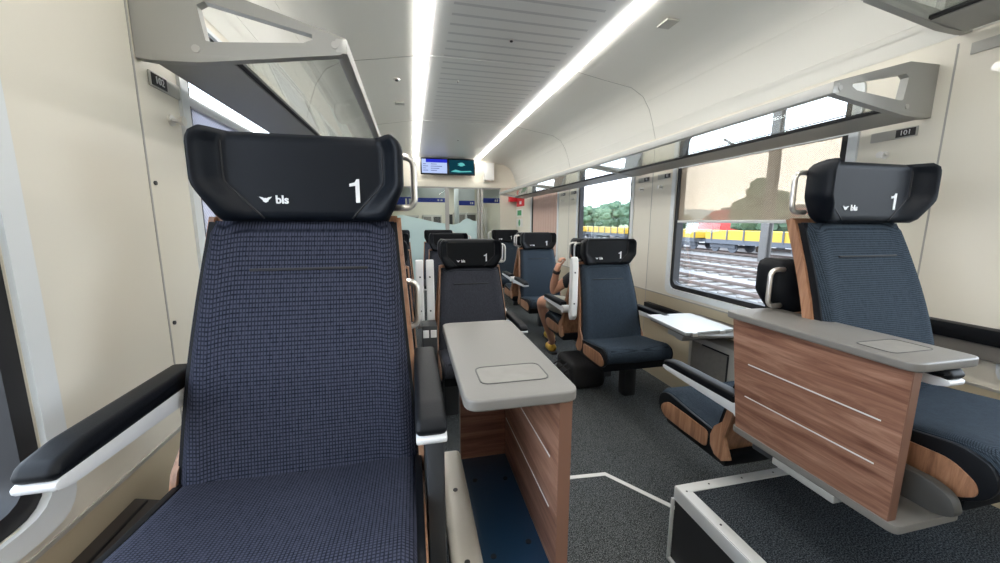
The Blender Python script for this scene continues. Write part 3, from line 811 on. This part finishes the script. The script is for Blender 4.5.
plate('right', 1.03, .655, '112', 'seat number plate in the top right corner of the photo')
hook('right', 1.02, .556, 'chrome coat hook at the right edge of the photo')
plate('right', 2.90, .383, '93', 'seat number plate on the middle right pillar, nearer of its two')
hook('right', 2.93, .298, 'coat hook on the middle right pillar, nearer of its two')
plate('right', 3.19, .383, '94', 'seat number plate on the middle right pillar, farther of its two')
hook('right', 3.20, .298, 'coat hook on the middle right pillar, farther of its two')
plate('right', 4.75, .383, '85', 'seat number plate on the far right pillar, nearer of its two')
hook('right', 4.75, .298, 'coat hook on the far right pillar, nearer of its two')
plate('right', 5.12, .383, '86', 'seat number plate on the far right pillar, farther of its two')
hook('right', 5.12, .298, 'coat hook on the far right pillar, farther of its two')
for (sd, y, z, lb) in (('left', 1.285, .56, 'small dark screw high on the left wall joint'), ('left', 1.285, .105, 'small dark screw on the left wall joint at mid height'),
                   ('left', 1.285, -.30, 'small dark screw on the left wall joint above the armrest'), ('right', 1.235, .47, 'small dark screw on the right wall beside the rack bracket')):
    s = 1 if sd == 'right' else -1; x = XR if s > 0 else XL
    bm = bmesh.new(); disc(bm, (x-.002*s, y, z), 'x', .006, .004, 12); solo('wall_screw', bm, 'frame_dark', lb, 'screw')
# ceiling fittings
def ceil_disc(name, x, y, z, r, label, cat):
    t = thing(name, label, cat, (x, y, z))
    bm = bmesh.new(); disc(bm, (x, y, z-.003), 'z', r, .006, 20); part('rim', bm, 'chrome', t)
    bm = bmesh.new(); disc(bm, (x, y, z-.008), 'z', r*.5, .008, 16); part('lens', bm, 'frame_dark', t)
ceil_disc('ceiling_sensor', .69, 2.66, CEIL, .020, 'small dark round sensor in the slatted ceiling, nearest', 'sensor')
ceil_disc('ceiling_sensor', .715, 5.87, CEIL, .018, 'small round sensor in the ceiling just before the screen', 'sensor')
ceil_disc('ceiling_sensor', .43, 3.49, CEIL, .010, 'tiny round fitting in the middle of the slatted ceiling', 'sensor')
ceil_disc('ceiling_spotlight', -.08, 3.45, 1.158, .028, 'round chrome spotlight in the left ceiling panel', 'light')
bm = bmesh.new(); box(bm, 1.47, 1.55, 2.10, 2.20, 1.150, 1.160, .001); solo('speaker_grille', bm, 'plate', 'grey square speaker grille in the upper right ceiling panel', 'speaker grille')
bm = bmesh.new(); box(bm, -.12, -.03, 4.06, 4.14, 1.150, 1.160, .001); solo('speaker_grille', bm, 'plate', 'small grille in the left ceiling panel beyond the spotlight', 'speaker grille')

# ------------------------------------------------------------------ far end: fascia, screen, glass partition, vestibule
bm = bmesh.new(); box(bm, XL, XR, Y1, Y1+.05, .76, CEIL+.1); box(bm, XL, XR, Y1-.04, Y1+.06, .665, .77, .006); box(bm, 1.76, XR, Y1, Y1+.05, FLOOR, .77)
struct('wall_front', bm, 'wall')
bm = bmesh.new(); box(bm, XL, 1.76, Y1-.03, Y1+.03, .640, .666); box(bm, .655, .73, Y1-.02, Y1+.03, FLOOR, .64); box(bm, 1.285, 1.335, Y1-.02, Y1+.03, FLOOR, .64); box(bm, 1.355, 1.41, Y1-.02, Y1+.03, FLOOR, .64)
struct('trim_partition', bm, 'grey_metal')
t = thing('glass_partition', 'glass partition with frosted mountain film at the far end', 'glass partition', (.45, Y1, FLOOR))
for a, c in ((XL, .655), (.73, 1.285), (1.41, 1.76)):
    bm = bmesh.new(); box(bm, a, c, Y1, Y1+.008, FLOOR, .64); part('glass_pane', bm, 'pglass', t)
bm = bmesh.new(); prism(bm, [(XL, -1.3), (.653, -1.3), (.653, -.04), (.45, -.01), (.30, .025), (.10, .07), (-.17, .125), (-.4, .09), (XL, .14)], 'y', Y1-.004, Y1-.001)
part('frosted_film', bm, 'frost', t, label='pale teal mountain outline')
bm = bmesh.new(); prism(bm, [(.732, -1.3), (1.283, -1.3), (1.283, .01), (1.20, .02), (1.14, .05), (1.08, .07), (1.0, .03), (.93, -.03), (.84, -.06), (.732, -.05)], 'y', Y1-.004, Y1-.001)
part('frosted_film', bm, 'frost', t, label='pale teal mountain outline')
t = thing('information_screen', 'wide passenger information screen hanging at the end of the ceiling', 'screen', (.7, 7.46, .88))
S0, S1, SZ0, SZ1 = .196, 1.222, .875, 1.178; SY = 7.42
bm = bmesh.new(); box(bm, S0, S1, SY, SY+.06, SZ0, SZ1, .006); part('casing', bm, 'scr_frame', t)
bm = bmesh.new(); box(bm, S0+.3, S1-.3, SY+.05, Y1+.001, SZ0+.1, SZ1-.05); part('mount', bm, 'frame_dark', t)
mid = (S0+S1)/2
bm = bmesh.new(); box(bm, S0+.025, mid-.02, SY-.003, SY+.001, SZ0+.025, SZ1-.025); p = part('timetable_display', bm, 'scr_white', t)
bm = bmesh.new(); box(bm, S0+.10, mid-.02, SY-.005, SY-.002, SZ1-.085, SZ1-.025); part('header', bm, 'scr_blue', p)
for i in range(4):
    bm = bmesh.new(); box(bm, S0+.05, S0+.10+.04*(i % 2), SY-.005, SY-.002, SZ1-.12-.038*i, SZ1-.11-.038*i); box(bm, S0+.19, S0+.30+.05*((i*2) % 3), SY-.005, SY-.002, SZ1-.12-.038*i, SZ1-.11-.038*i); part('text_line', bm, 'scr_ink', p)
bm = bmesh.new(); box(bm, mid+.02, S1-.025, SY-.003, SY+.001, SZ0+.025, SZ1-.025); p = part('picture_display', bm, 'scr_teal', t)
bm = bmesh.new(); ca, cb = mid+.25, (SZ0+SZ1)/2+.045
prism(bm, [(ca+.06*math.cos(k*PI/8)*(1+.35*math.sin(k*3)), cb+.034*math.sin(k*PI/8)) for k in range(16)], 'y', SY-.005, SY-.002); part('bright_shape', bm, 'scr_glow', p)
bm = bmesh.new(); prism(bm, [(mid+.05, SZ0+.06), (mid+.2, SZ0+.05), (S1-.06, SZ0+.065), (S1-.09, SZ0+.085), (mid+.25, SZ0+.075), (mid+.14, SZ0+.10), (mid+.09, SZ0+.08)], 'y', SY-.005, SY-.002); part('bright_shape', bm, 'scr_glow', p)
# signs on the last pillar of the right wall
def rsign(y0, y1, z0, z1, nm, mat, label, inner):
    t = thing(nm, label, 'sign', (XR, (y0+y1)/2, z0))
    bm = bmesh.new(); box(bm, XR-.006, XR-.001, y0, y1, z0, z1, .001); f = part('panel', bm, mat, t)
    bm = bmesh.new(); inner(bm); part('pictogram', bm, 'red' if mat == 'red' else 'green', f) if mat == 'white' else part('pictogram', bm, 'ink', f)
rsign(7.02, 7.56, .30, .62, 'warning_sign', 'red', 'red emergency sign high on the last right wall pillar', lambda b: box(b, XR-.008, XR-.0055, 7.20, 7.34, .34, .40))
rsign(7.12, 7.56, .10, .25, 'safety_sign', 'white', 'green square pictogram sign below the red sign', lambda b: box(b, XR-.008, XR-.0055, 7.20, 7.48, .125, .225))
rsign(7.12, 7.56, -.10, .06, 'safety_sign', 'white', 'lower round green pictogram sign beside the far headrest', lambda b: tube(b, [(XR-.008, 7.34, -.02), (XR-.0055, 7.34, -.02)], .065, 20))
bm = bmesh.new(); box(bm, 1.93, XR-.001, 7.595-.10, 7.599, .40, .52, .004); solo('alarm_box', bm, 'red', 'small red alarm box in the corner beside the red sign', 'alarm box')
# vestibule beyond the glass
bm = bmesh.new(); box(bm, XL-.06, XL, Y1, YE, FLOOR, CEIL); struct('wall_vestibule_left', bm, 'wall')
bm = bmesh.new(); box(bm, XR, XR+.06, Y1+.05, YE, FLOOR, CEIL); struct('wall_vestibule_right', bm, 'wall')
bm = bmesh.new(); box(bm, XL, XR, YE, YE+.06, FLOOR, CEIL); struct('wall_vestibule_end', bm, 'wall')
bm = bmesh.new(); box(bm, XL, XR, Y1+.05, YE, .98, 1.03); struct('ceiling_vestibule', bm, 'white')
t = thing('ceiling_light', 'vestibule ceiling light seen through the glass partition', 'light', (.7, 9.2, .97))
bm = bmesh.new(); box(bm, .3, 1.1, 8.2, 10.2, .968, .98); part('diffuser', bm, 'light_soft', t)
for (a, c, z0, z1, y, lb) in ((-.60, .075, .32, .51, 8.4, 'blue band sign in the vestibule, leftmost behind the partition glass'), (.13, .73, .41, .50, 8.4, 'blue band sign in the vestibule, behind the middle of the glass'), (1.06, 1.42, .365, .47, 8.7, 'blue band sign in the vestibule, between the two partition posts'), (1.58, 1.98, .42, .53, 8.6, 'blue band sign in the vestibule, right of the partition posts')):
    t = thing('blue_band_sign', lb, 'sign', ((a+c)/2, y, z0))
    bm = bmesh.new(); box(bm, a, c, y, y+.03, z0, z1, .004); part('panel', bm, 'blue', t)
    bm = bmesh.new(); box(bm, a+.72*(c-a), a+.78*(c-a), y-.002, y, z0+.03, z1-.03); part('print', bm, 'ink', t)
    bm = bmesh.new(); box(bm, a+.83*(c-a), a+.90*(c-a), y-.002, y, z0+.03, z1-.03); part('print', bm, 'ink', t)
    bm = bmesh.new(); box(bm, a, c, y+.002, y+.028, z1, .98); part('header_panel', bm, 'surround', t)
for (a, c, z1, lb) in ((-.30, .20, .16, 'grey equipment cabinet at the far vestibule wall, left'), (.30, .80, .18, 'grey equipment cabinet at the far vestibule wall, centre'), (1.15, 1.75, .24, 'grey equipment cabinet at the far vestibule wall, right')):
    t = thing('equipment_cabinet', lb, 'cabinet', ((a+c)/2, 10.6, FLOOR))
    bm = bmesh.new(); box(bm, a, c, 10.4, YE-.002, FLOOR, z1, .01); part('body', bm, 'plate', t)
    for i in range(2):
        bm = bmesh.new(); box(bm, a+.03+i*(c-a)/2, a-.03+(i+1)*(c-a)/2, 10.392, 10.40, -.25, z1-.05, .003); part('door', bm, 'grey_dim' if i else 'table', t)
bm = bmesh.new(); box(bm, .95, 1.05, 8.6, 8.7, FLOOR, .98, .01); solo('vestibule_post', bm, 'surround', 'white post in the vestibule behind the glass door', 'post')
bm = bmesh.new(); box(bm, .80, .90, 8.56, 8.62, FLOOR, .16, .01); solo('control_column', bm, 'frame_dark', 'dark narrow column beside the vestibule post', 'column')
bm = bmesh.new(); box(bm, 1.42, 1.60, Y1-.16, Y1-.001, .80, 1.13, .004); solo('wall_casing', bm, 'white', 'narrow white casing at the top right of the end wall', 'casing')

# ------------------------------------------------------------------ the seated person
def skin_mesh(name, verts, edges, radii, mat, root=0, sub=2):
    me = bpy.data.meshes.new(name); me.from_pydata([Vector(v) for v in verts], edges, [])
    o = bpy.data.objects.new(name, me); COL.objects.link(o)
    o.modifiers.new('skin', 'SKIN'); s = o.modifiers.new('sub', 'SUBSURF'); s.levels = sub; s.render_levels = sub
    for i, r in enumerate(radii):
        d = me.skin_vertices[0].data[i]; d.radius = (r, r) if isinstance(r, (int, float)) else r; d.use_root = (i == root)
    dg = bpy.context.evaluated_depsgraph_get(); out = bpy.data.meshes.new_from_object(o.evaluated_get(dg))
    bpy.data.objects.remove(o); out.name = name; out.materials.clear(); out.materials.append(M[mat])
    for p in out.polygons: p.use_smooth = True
    return out
def chain(data):
    V, E, R_ = [], [], []
    idx = {}
    for k, (nm, par, p, r) in enumerate(data):
        idx[nm] = k; V.append(p); R_.append(r)
        if par is not None: E.append((idx[par], k))
    return V, E, R_
t = thing('person', 'seated person in khaki shorts and yellow shoes, elbow on armrest', 'person', (1.46, 3.05, FLOOR))
D = [('pel', None, (1.50, 3.06, -.77), (.14, .10)), ('waist', 'pel', (1.49, 3.02, -.66), (.125, .09)), ('chest', 'waist', (1.48, 3.02, -.53), (.13, .09)), ('neck', 'chest', (1.465, 3.06, -.42), .05),
     ('jaw', 'neck', (1.45, 3.11, -.365), .060), ('head', 'jaw', (1.44, 3.12, -.295), (.074, .086)), ('crown', 'head', (1.44, 3.11, -.235), .062),
     ('shL', 'chest', (1.335, 3.03, -.475), .052), ('elL', 'shL', (1.205, 3.14, -.625), .042), ('wrL', 'elL', (1.205, 3.03, -.405), .027), ('palmL', 'wrL', (1.225, 3.03, -.345), (.034, .018)),
     ('shR', 'chest', (1.61, 3.03, -.475), .052), ('elR', 'shR', (1.70, 3.12, -.65), .040), ('wrR', 'elR', (1.60, 3.32, -.66), .027), ('palmR', 'wrR', (1.56, 3.39, -.66), (.034, .018)),
     ('hipL', 'pel', (1.40, 3.12, -.77), .085), ('knL', 'hipL', (1.215, 3.45, -.755), .060), ('caL', 'knL', (1.28, 3.53, -.93), .056), ('anL', 'caL', (1.42, 3.64, -1.26), .036), ('toL', 'anL', (1.42, 3.74, -1.31), .034),
     ('hipR', 'pel', (1.60, 3.12, -.77), .085), ('knR', 'hipR', (1.60, 3.54, -.75), .060), ('caR', 'knR', (1.585, 3.68, -.93), .054), ('anR', 'caR', (1.56, 4.02, -1.25), .036), ('toR', 'anR', (1.55, 4.12, -1.31), .034)]
def fingers(base, d, side, up):
    """five separate finger chains from a palm"""
    d, side, up = Vector(d).normalized(), Vector(side).normalized(), Vector(up).normalized(); out = []
    for k, (o, L) in enumerate(((-.024, .058), (-.008, .066), (.008, .062), (.023, .048))):
        a = Vector(base)+side*o+d*.022
        out.append([a-d*.02, a, a+d*L*.30+up*L*.12, a+d*L*.34+up*L*.50, a+d*L*.05+up*L*.66])
    a = Vector(base)-side*.026-d*.012
    out.append([a+side*.014, a-side*.010+up*.006, a-side*.018+d*.024+up*.014, a-side*.014+d*.045+up*.02])
    return out
V, E, R_ = chain(D)
body = skin_mesh('body', V, E, R_, 'skin')
bmb = bmesh.new(); bmb.from_mesh(body)
for fs in (fingers((1.225, 3.03, -.345), (.3, .05, 1), (0, 1, 0), (1, 0, -.2)), fingers((1.56, 3.39, -.66), (-.4, 1, 0), (1, .4, 0), (0, .2, -1))):
    for ch in fs:
        rr = [.009]*(len(ch)-1)+[.007]; bb = bmesh.new(); fm = skin_mesh('finger', [tuple(p) for p in ch], [(i, i+1) for i in range(len(ch)-1)], rr, 'skin', 0, 1); bb.from_mesh(fm); bpy.data.meshes.remove(fm); merge(bmb, bb)
# face: nose, ears, brow, lips
tube(bmb, [(1.44, 3.195, -.28), (1.44, 3.222, -.318), (1.44, 3.198, -.332)], [.007, .014, .008], 8)
for sx in (-1, 1): tube(bmb, [(1.44+sx*.072, 3.10, -.275), (1.44+sx*.086, 3.095, -.30), (1.44+sx*.072, 3.10, -.33)], [.008, .012, .007], 8)
tube(bmb, [(1.415, 3.178, -.357), (1.44, 3.186, -.358), (1.465, 3.178, -.357)], [.004, .008, .004], 8)
part('body', bmb, 'skin', t, True)
bm = bmesh.new()
for sx in (-1, 1): tube(bm, [(1.44+sx*.028, 3.186, -.295), (1.44+sx*.028, 3.198, -.295)], [.010, .005], 10)
part('eyes', bm, 'rubber', t, True)
def skin_part(name, data, mat, label=None, sub=2):
    V, E, R_ = chain(data); me = skin_mesh(name, V, E, R_, mat, 0, sub); b = bmesh.new(); b.from_mesh(me); bpy.data.meshes.remove(me)
    return part(name, b, mat, t, True, label=label)
skin_part('hair', [('a', None, (1.44, 3.08, -.30), .082), ('b', 'a', (1.44, 3.09, -.245), .080), ('c', 'b', (1.44, 3.13, -.212), .058)], 'hair')
skin_part('shirt', [('w', None, (1.50, 3.05, -.73), (.158, .118)), ('m', 'w', (1.49, 3.02, -.64), (.145, .108)), ('c', 'm', (1.48, 3.02, -.53), (.15, .108)), ('n', 'c', (1.467, 3.05, -.45), .062),
                    ('sl', 'c', (1.335, 3.035, -.485), .066), ('sl2', 'sl', (1.27, 3.085, -.555), .058), ('sr', 'c', (1.61, 3.03, -.485), .066), ('sr2', 'sr', (1.655, 3.075, -.565), .058)], 'shirt')
skin_part('shorts', [('p', None, (1.50, 3.07, -.775), (.165, .112)), ('l', 'p', (1.39, 3.14, -.77), .098), ('l2', 'l', (1.25, 3.39, -.758), .080), ('r', 'p', (1.60, 3.14, -.77), .098), ('r2', 'r', (1.60, 3.44, -.755), .080)], 'shorts')
bm = bmesh.new(); tube(bm, [(1.205, 3.045, -.432), (1.206, 3.033, -.408)], .034, 14); part('watch', bm, 'rubber', t, True, label='black watch strap on the wrist')
for (a, c) in (((1.42, 3.64), (1.42, 3.79)), ((1.56, 4.02), (1.54, 4.20))):
    z = FLOOR
    sh = skin_part('shoe', [('h', None, (a[0], a[1]-.03, z+.055), .048), ('m', 'h', ((a[0]+c[0])/2, (a[1]+c[1])/2, z+.055), .050), ('t', 'm', (c[0], c[1], z+.042), .042), ], 'shoe', 'yellow shoe')
    bm = bmesh.new(); tube(bm, [(a[0], a[1]-.06, z+.012), (a[0], a[1], z+.012), (c[0], c[1], z+.012), (c[0], c[1]+.035, z+.012)], [.03, .046, .046, .028], 12)
    for v in bm.verts: v.co.z = z+max(0, min(.022, (v.co.z-z)))
    bmesh.ops.translate(bm, verts=bm.verts[:], vec=-wloc(t)); o = link('sole', to_mesh('sole', bm, 'shoe_d', 40), sh)
# backpack under the seat
t = thing('backpack', 'black backpack lying under the seats beside the person', 'bag', (1.42, 2.98, FLOOR))
bm = bmesh.new(); box(bm, 1.24, 1.56, 2.72, 3.10, FLOOR, FLOOR+.23, .07, 4)
for v in bm.verts: v.co += Vector((random.uniform(-.008, .008), random.uniform(-.008, .008), random.uniform(-.006, .006) if v.co.z > FLOOR+.02 else 0))
part('body', bm, 'bag', t, True, 1)
bm = bmesh.new(); box(bm, 1.205, 1.30, 2.78, 3.02, FLOOR+.02, FLOOR+.15, .035, 3); part('pocket', bm, 'bag', t, True)
for k in range(3):
    bm = bmesh.new(); tube(bm, bez([(1.235+.02*k, 2.76+.1*k, FLOOR+.19), (1.17, 2.74+.12*k, FLOOR+.16), (1.16, 2.80+.1*k, FLOOR+.05), (1.20, 2.9+.08*k, FLOOR+.012)], 5, .05), .007, 8); part('strap', bm, 'bag', t, True)
bm = bmesh.new(); box(bm, 1.165, 1.18, 2.83, 2.87, FLOOR+.08, FLOOR+.115, .003); part('buckle', bm, 'silver', t)

# ------------------------------------------------------------------ outside, right: sidings, wagons, engine, trees
GZ = -2.62
bm = bmesh.new(); box(bm, 2.6, 40, -40, 160, GZ-.3, GZ); struct('ground', bm, 'ballast')
bm = bmesh.new(); box(bm, 40, 220, -60, 320, GZ-.3, GZ+.05); struct('ground_meadow', bm, 'grass')
bm = bmesh.new(); box(bm, -60, -1.2, -40, 160, GZ-.3, GZ); struct('ground_left', bm, 'ballast')
bm = bmesh.new(); prism(bm, [(-200, GZ)]+[(-200+k*50, 14+9*math.sin(k*.9)+5*math.sin(k*2.3)) for k in range(25)]+[(1000, GZ)], 'x', 420, 460); struct('hill_far', bm, 'cloudw')
names = ['nearest railway track outside the right windows', 'second railway track outside the right windows', 'third railway track outside the right windows', 'fourth railway track, just before the yellow wagons', 'railway track that carries the yellow wagons']
tx = [8.2, 12.2, 16.2, 20.2, 26.0]
for x, lb in zip(tx, names):
    t = thing('railway_track', lb, 'track', (x, 30, GZ))
    for d in (-.75, .75):
        bm = bmesh.new(); box(bm, x+d-.035, x+d+.035, -20, 110, GZ+.06, GZ+.20, .01); part('rail', bm, 'rail', t)
    bm = bmesh.new()
    for k in range(130): box(bm, x-1.25, x+1.25, -15+k*.85, -14.75+k*.85, GZ, GZ+.07)
    o = part('sleepers', bm, 'sleeper', t, False); o['kind'] = 'stuff'
RZ = GZ+.20
def wagon(x, y0, L, label):
    t = thing('flat_wagon', label, 'railway wagon', (x, y0+L/2, RZ))
    bm = bmesh.new(); box(bm, x-1.3, x+1.3, y0, y0+L, RZ+1.05, RZ+1.75); 
    b = part('side_boards', bm, 'yellow', t, False)
    for k in range(int(L/1.6)+1):
        bm = bmesh.new(); yy = y0+.1+k*1.6; box(bm, x-1.36, x-1.28, yy-.06, yy+.06, RZ+.95, RZ+1.82); part('stanchion', bm, 'wagon', t, False)
    bm = bmesh.new(); box(bm, x-1.32, x+1.32, y0+.1, y0+L-.1, RZ+.70, RZ+1.05); box(bm, x-.5, x+.5, y0-.5, y0+L+.5, RZ+.75, RZ+.95); part('chassis', bm, 'wagon', t, False)
    for yy in (y0+1.6, y0+L-1.6):
        bm = bmesh.new(); box(bm, x-1.05, x-.9, yy-1.3, yy+1.3, RZ+.35, RZ+.65, .04)
        g = part('bogie', bm, 'wagon', t)
        for q in (-.9, .9):
            bm = bmesh.new(); disc(bm, (x-.82, yy+q, RZ+.46), 'x', .46, .12, 20); disc(bm, (x+.82, yy+q, RZ+.46), 'x', .46, .12, 20); tube(bm, [(x-.8, yy+q, RZ+.46), (x+.8, yy+q, RZ+.46)], .08, 8); part('wheelset', bm, 'wagon', g)
wn = ['yellow flat wagon farthest left in the second right window', 'yellow flat wagon filling the second right window', 'yellow flat wagon at the gap between the right windows', 'yellow flat wagon at the left of the near right window', 'yellow flat wagon before the red engine', 'yellow flat wagon behind the near right headrest']
for k, lb in enumerate(wn[::-1]): wagon(26.0, 6+k*11.6, 10.4, lb)
t = thing('locomotive', 'red locomotive with white emblem beyond the yellow wagons', 'locomotive', (33, 32, RZ))
bm = bmesh.new(); prism(bm, rounded([(23.5, RZ+.9), (23.0, RZ+1.9), (24.4, RZ+3.6), (35.0, RZ+3.7), (37.2, RZ+2.4), (37.2, RZ+.9)], .3, 5), 'x', 31.6, 34.4, .12, 3); part('body', bm, 'loco', t)
bm = bmesh.new(); box(bm, 31.9, 34.1, 25, 34.4, RZ+3.68, RZ+3.95, .05); part('roof', bm, 'wagon', t)
bm = bmesh.new(); box(bm, 31.75, 34.25, 23.5, 37, RZ+.45, RZ+.92, .05); part('underframe', bm, 'wagon', t)
for yy in (25, 27.4, 33.2, 35.6):
    bm = bmesh.new(); disc(bm, (32.2, yy, RZ+.55), 'x', .55, .14, 20); disc(bm, (33.8, yy, RZ+.55), 'x', .55, .14, 20); part('wheelset', bm, 'wagon', t)
for a, c in ((24.6, 25.6), (35.2, 36.2)):
    bm = bmesh.new(); box(bm, 31.58, 31.62, a, c, RZ+2.4, RZ+3.1); part('cab_window', bm, 'black', t)
bm = bmesh.new(); disc(bm, (31.58, 30.6, RZ+1.95), 'x', .48, .05, 24); box(bm, 31.555, 31.60, 29.2, 30.0, RZ+1.75, RZ+2.25); box(bm, 31.555, 31.60, 28.3, 28.5, RZ+1.5, RZ+2.3); part('emblem', bm, 'ink', t, label='white round emblem')
bm = bmesh.new(); box(bm, 31.545, 31.556, 30.55, 30.65, RZ+1.65, RZ+2.25); box(bm, 31.545, 31.556, 30.3, 30.9, RZ+1.9, RZ+2.0); part('emblem_cross', bm, 'loco', t)
t = thing('parked_wagon', 'blue-grey parked wagon outside, right of the catenary mast', 'railway wagon', (33, 16, RZ))
bm = bmesh.new(); box(bm, 31.7, 34.3, 8, 22, RZ+1.0, RZ+2.0, .05); part('body', bm, pbr('wagon_blue', (.25, .38, .55), .6), t)
bm = bmesh.new(); box(bm, 31.9, 34.1, 8.3, 21.7, RZ+.5, RZ+1.0, .05); part('chassis', bm, 'wagon', t)
for yy in (10, 20):
    bm = bmesh.new(); disc(bm, (32.2, yy, RZ+.5), 'x', .5, .14, 20); disc(bm, (33.8, yy, RZ+.5), 'x', .5, .14, 20); part('wheelset', bm, 'wagon', t)
bm = bmesh.new(); box(bm, 32.2, 32.27, -20, 110, GZ+.06, GZ+.20); box(bm, 33.73, 33.8, -20, 110, GZ+.06, GZ+.20); solo('railway_rails', bm, 'rail', 'rails under the red locomotive', 'track')
# catenary mast
t = thing('catenary_mast', 'grey overhead line mast with side arm seen through the near right window', 'mast', (23.0, 20.7, GZ))
bm = bmesh.new(); box(bm, 22.75, 22.85, 20.45, 20.95, GZ, 11, .01); box(bm, 23.15, 23.25, 20.45, 20.95, GZ, 11, .01); box(bm, 22.85, 23.15, 20.65, 20.75, GZ, 11, .01); part('post', bm, 'pole', t)
bm = bmesh.new(); tube(bm, bez([(23, 20.7, 5.0), (22.6, 22.3, 4.6), (22.0, 24.0, 5.9)], 5, .6), .09, 8); part('arm', bm, 'pole', t)
bm = bmesh.new(); box(bm, 22.6, 23.4, 20.1, 21.3, 4.7, 5.5, .1); part('insulator_box', bm, 'pole', t)
for (x, z, lb) in ((21.6, 5.6, 'lower overhead wire outside the near right window'), (23.2, 8.6, 'upper overhead wire outside the near right window')):
    bm = bmesh.new(); tube(bm, [(x, y, z-.25*math.sin((y % 40)/40*PI)) for y in range(-10, 110, 4)], .035, 6); solo('overhead_wire', bm, 'pole', lb, 'wire')
# trees
def crown(r, sq=1.0, seed=0, lumps=26):
    rnd = random.Random(seed); bm = bmesh.new()
    for k in range(lumps):
        a = rnd.uniform(0, 2*PI); h = rnd.uniform(-.9, 1); q = math.sqrt(max(0, 1-h*h))*rnd.uniform(.4, .8)*r
        c = Vector((q*math.cos(a), q*math.sin(a), h*r*sq*.8)); s = r*rnd.uniform(.28, .46)
        b = bmesh.new(); bmesh.ops.create_icosphere(b, subdivisions=2, radius=s)
        for v in b.verts: v.co = c+v.co*rnd.uniform(.78, 1.2)
        merge(bm, b)
    return bm
crowns = [to_mesh('crown', crown(2.9, 1.4, k), 'leaf' if k % 2 else 'leaf2', False) for k in range(5)]
tb = bmesh.new(); tube(tb, [(0, 0, 0), (0, 0, 5)], [.3, .15], 8); trunk = to_mesh('trunk', tb, 'trunk', True)
def tree(x, y, h, label, g, k):
    t = thing('tree', label, 'tree', (x, y, GZ), random.uniform(0, 6), g)
    s = h/9.2
    c = link('crown', crowns[k % 5], t); c.location = (0, 0, 5.2*s); c.scale = (s*random.uniform(1.1, 1.4), s*random.uniform(1.1, 1.4), s)
    q = link('trunk', trunk, t); q.scale = (s, s, s)
for k in range(20):
    y = 92+k*3.4
    tree(62+random.uniform(-3, 8), y+random.uniform(-1, 1), 7.2+random.uniform(-.8, 1.4), 'green tree in the wood behind the yellow wagons', 'trees behind the sidings', k)
for k in range(18):
    tree(84+random.uniform(-3, 3), 120+k*5, 9.6+random.uniform(-.8, 1.6), 'green tree in the wood behind the yellow wagons', 'trees behind the sidings', k+2)
tree(30, 27.6, 6.2, 'leafy tree beside the overhead line mast', None, 1)
tree(37, 46.5, 3.6, 'low dark tree left of the red locomotive', None, 3)

# ------------------------------------------------------------------ light and camera
w = bpy.data.worlds.new('World'); SC.world = w; w.use_nodes = True
nt = w.node_tree; nt.nodes.clear()
out = nt.nodes.new('ShaderNodeOutputWorld'); bg = nt.nodes.new('ShaderNodeBackground')
tc = nt.nodes.new('ShaderNodeTexCoord'); sp = nt.nodes.new('ShaderNodeSeparateXYZ'); nt.links.new(tc.outputs['Generated'], sp.inputs[0])
cr = nt.nodes.new('ShaderNodeValToRGB'); cr.color_ramp.elements[0].position = .0; cr.color_ramp.elements[0].color = (.93, .95, 1, 1)
cr.color_ramp.elements[1].position = .6; cr.color_ramp.elements[1].color = (.72, .84, 1, 1)
nt.links.new(sp.outputs[2], cr.inputs[0]); nt.links.new(cr.outputs[0], bg.inputs[0]); bg.inputs[1].default_value = 6.5
nt.links.new(bg.outputs[0], out.inputs[0])
L = bpy.data.lights.new('sun', 'SUN'); L.energy = 1.2; L.angle = math.radians(12); L.color = (1, .97, .92)
lo = bpy.data.objects.new('sun', L); COL.objects.link(lo); lo.rotation_euler = (math.radians(38), math.radians(18), 0); lo.location = (0, 0, 20)

# put the floor at height zero: everything moves up together
for o in list(COL.objects):
    if o.parent is None: o.location.z += -FLOOR
cam = bpy.data.cameras.new('camera'); co = bpy.data.objects.new('camera', cam); COL.objects.link(co)
cam.sensor_width = 36; cam.lens = 378/1000*36; cam.clip_start = .02; cam.clip_end = 1000
yaw, pit, rol = (math.radians(a) for a in (13.06, 8.98, .17))
r = Vector((math.cos(yaw), -math.sin(yaw), 0)); fw = Vector((math.sin(yaw), math.cos(yaw), 0)); u = Vector((0, 0, 1))
f2 = fw*math.cos(pit)-u*math.sin(pit); u2 = u*math.cos(pit)+fw*math.sin(pit)
r3 = r*math.cos(rol)+u2*math.sin(rol); u3 = -r*math.sin(rol)+u2*math.cos(rol)
mt = Matrix((r3, u3, -f2)).transposed().to_4x4(); mt.translation = Vector((0, 0, -FLOOR)); co.matrix_world = mt
SC.camera = co
vs = SC.view_settings; vs.view_transform = 'Standard'; vs.look = 'None'; vs.gamma = 1; vs.use_curve_mapping = False; vs.exposure = .08
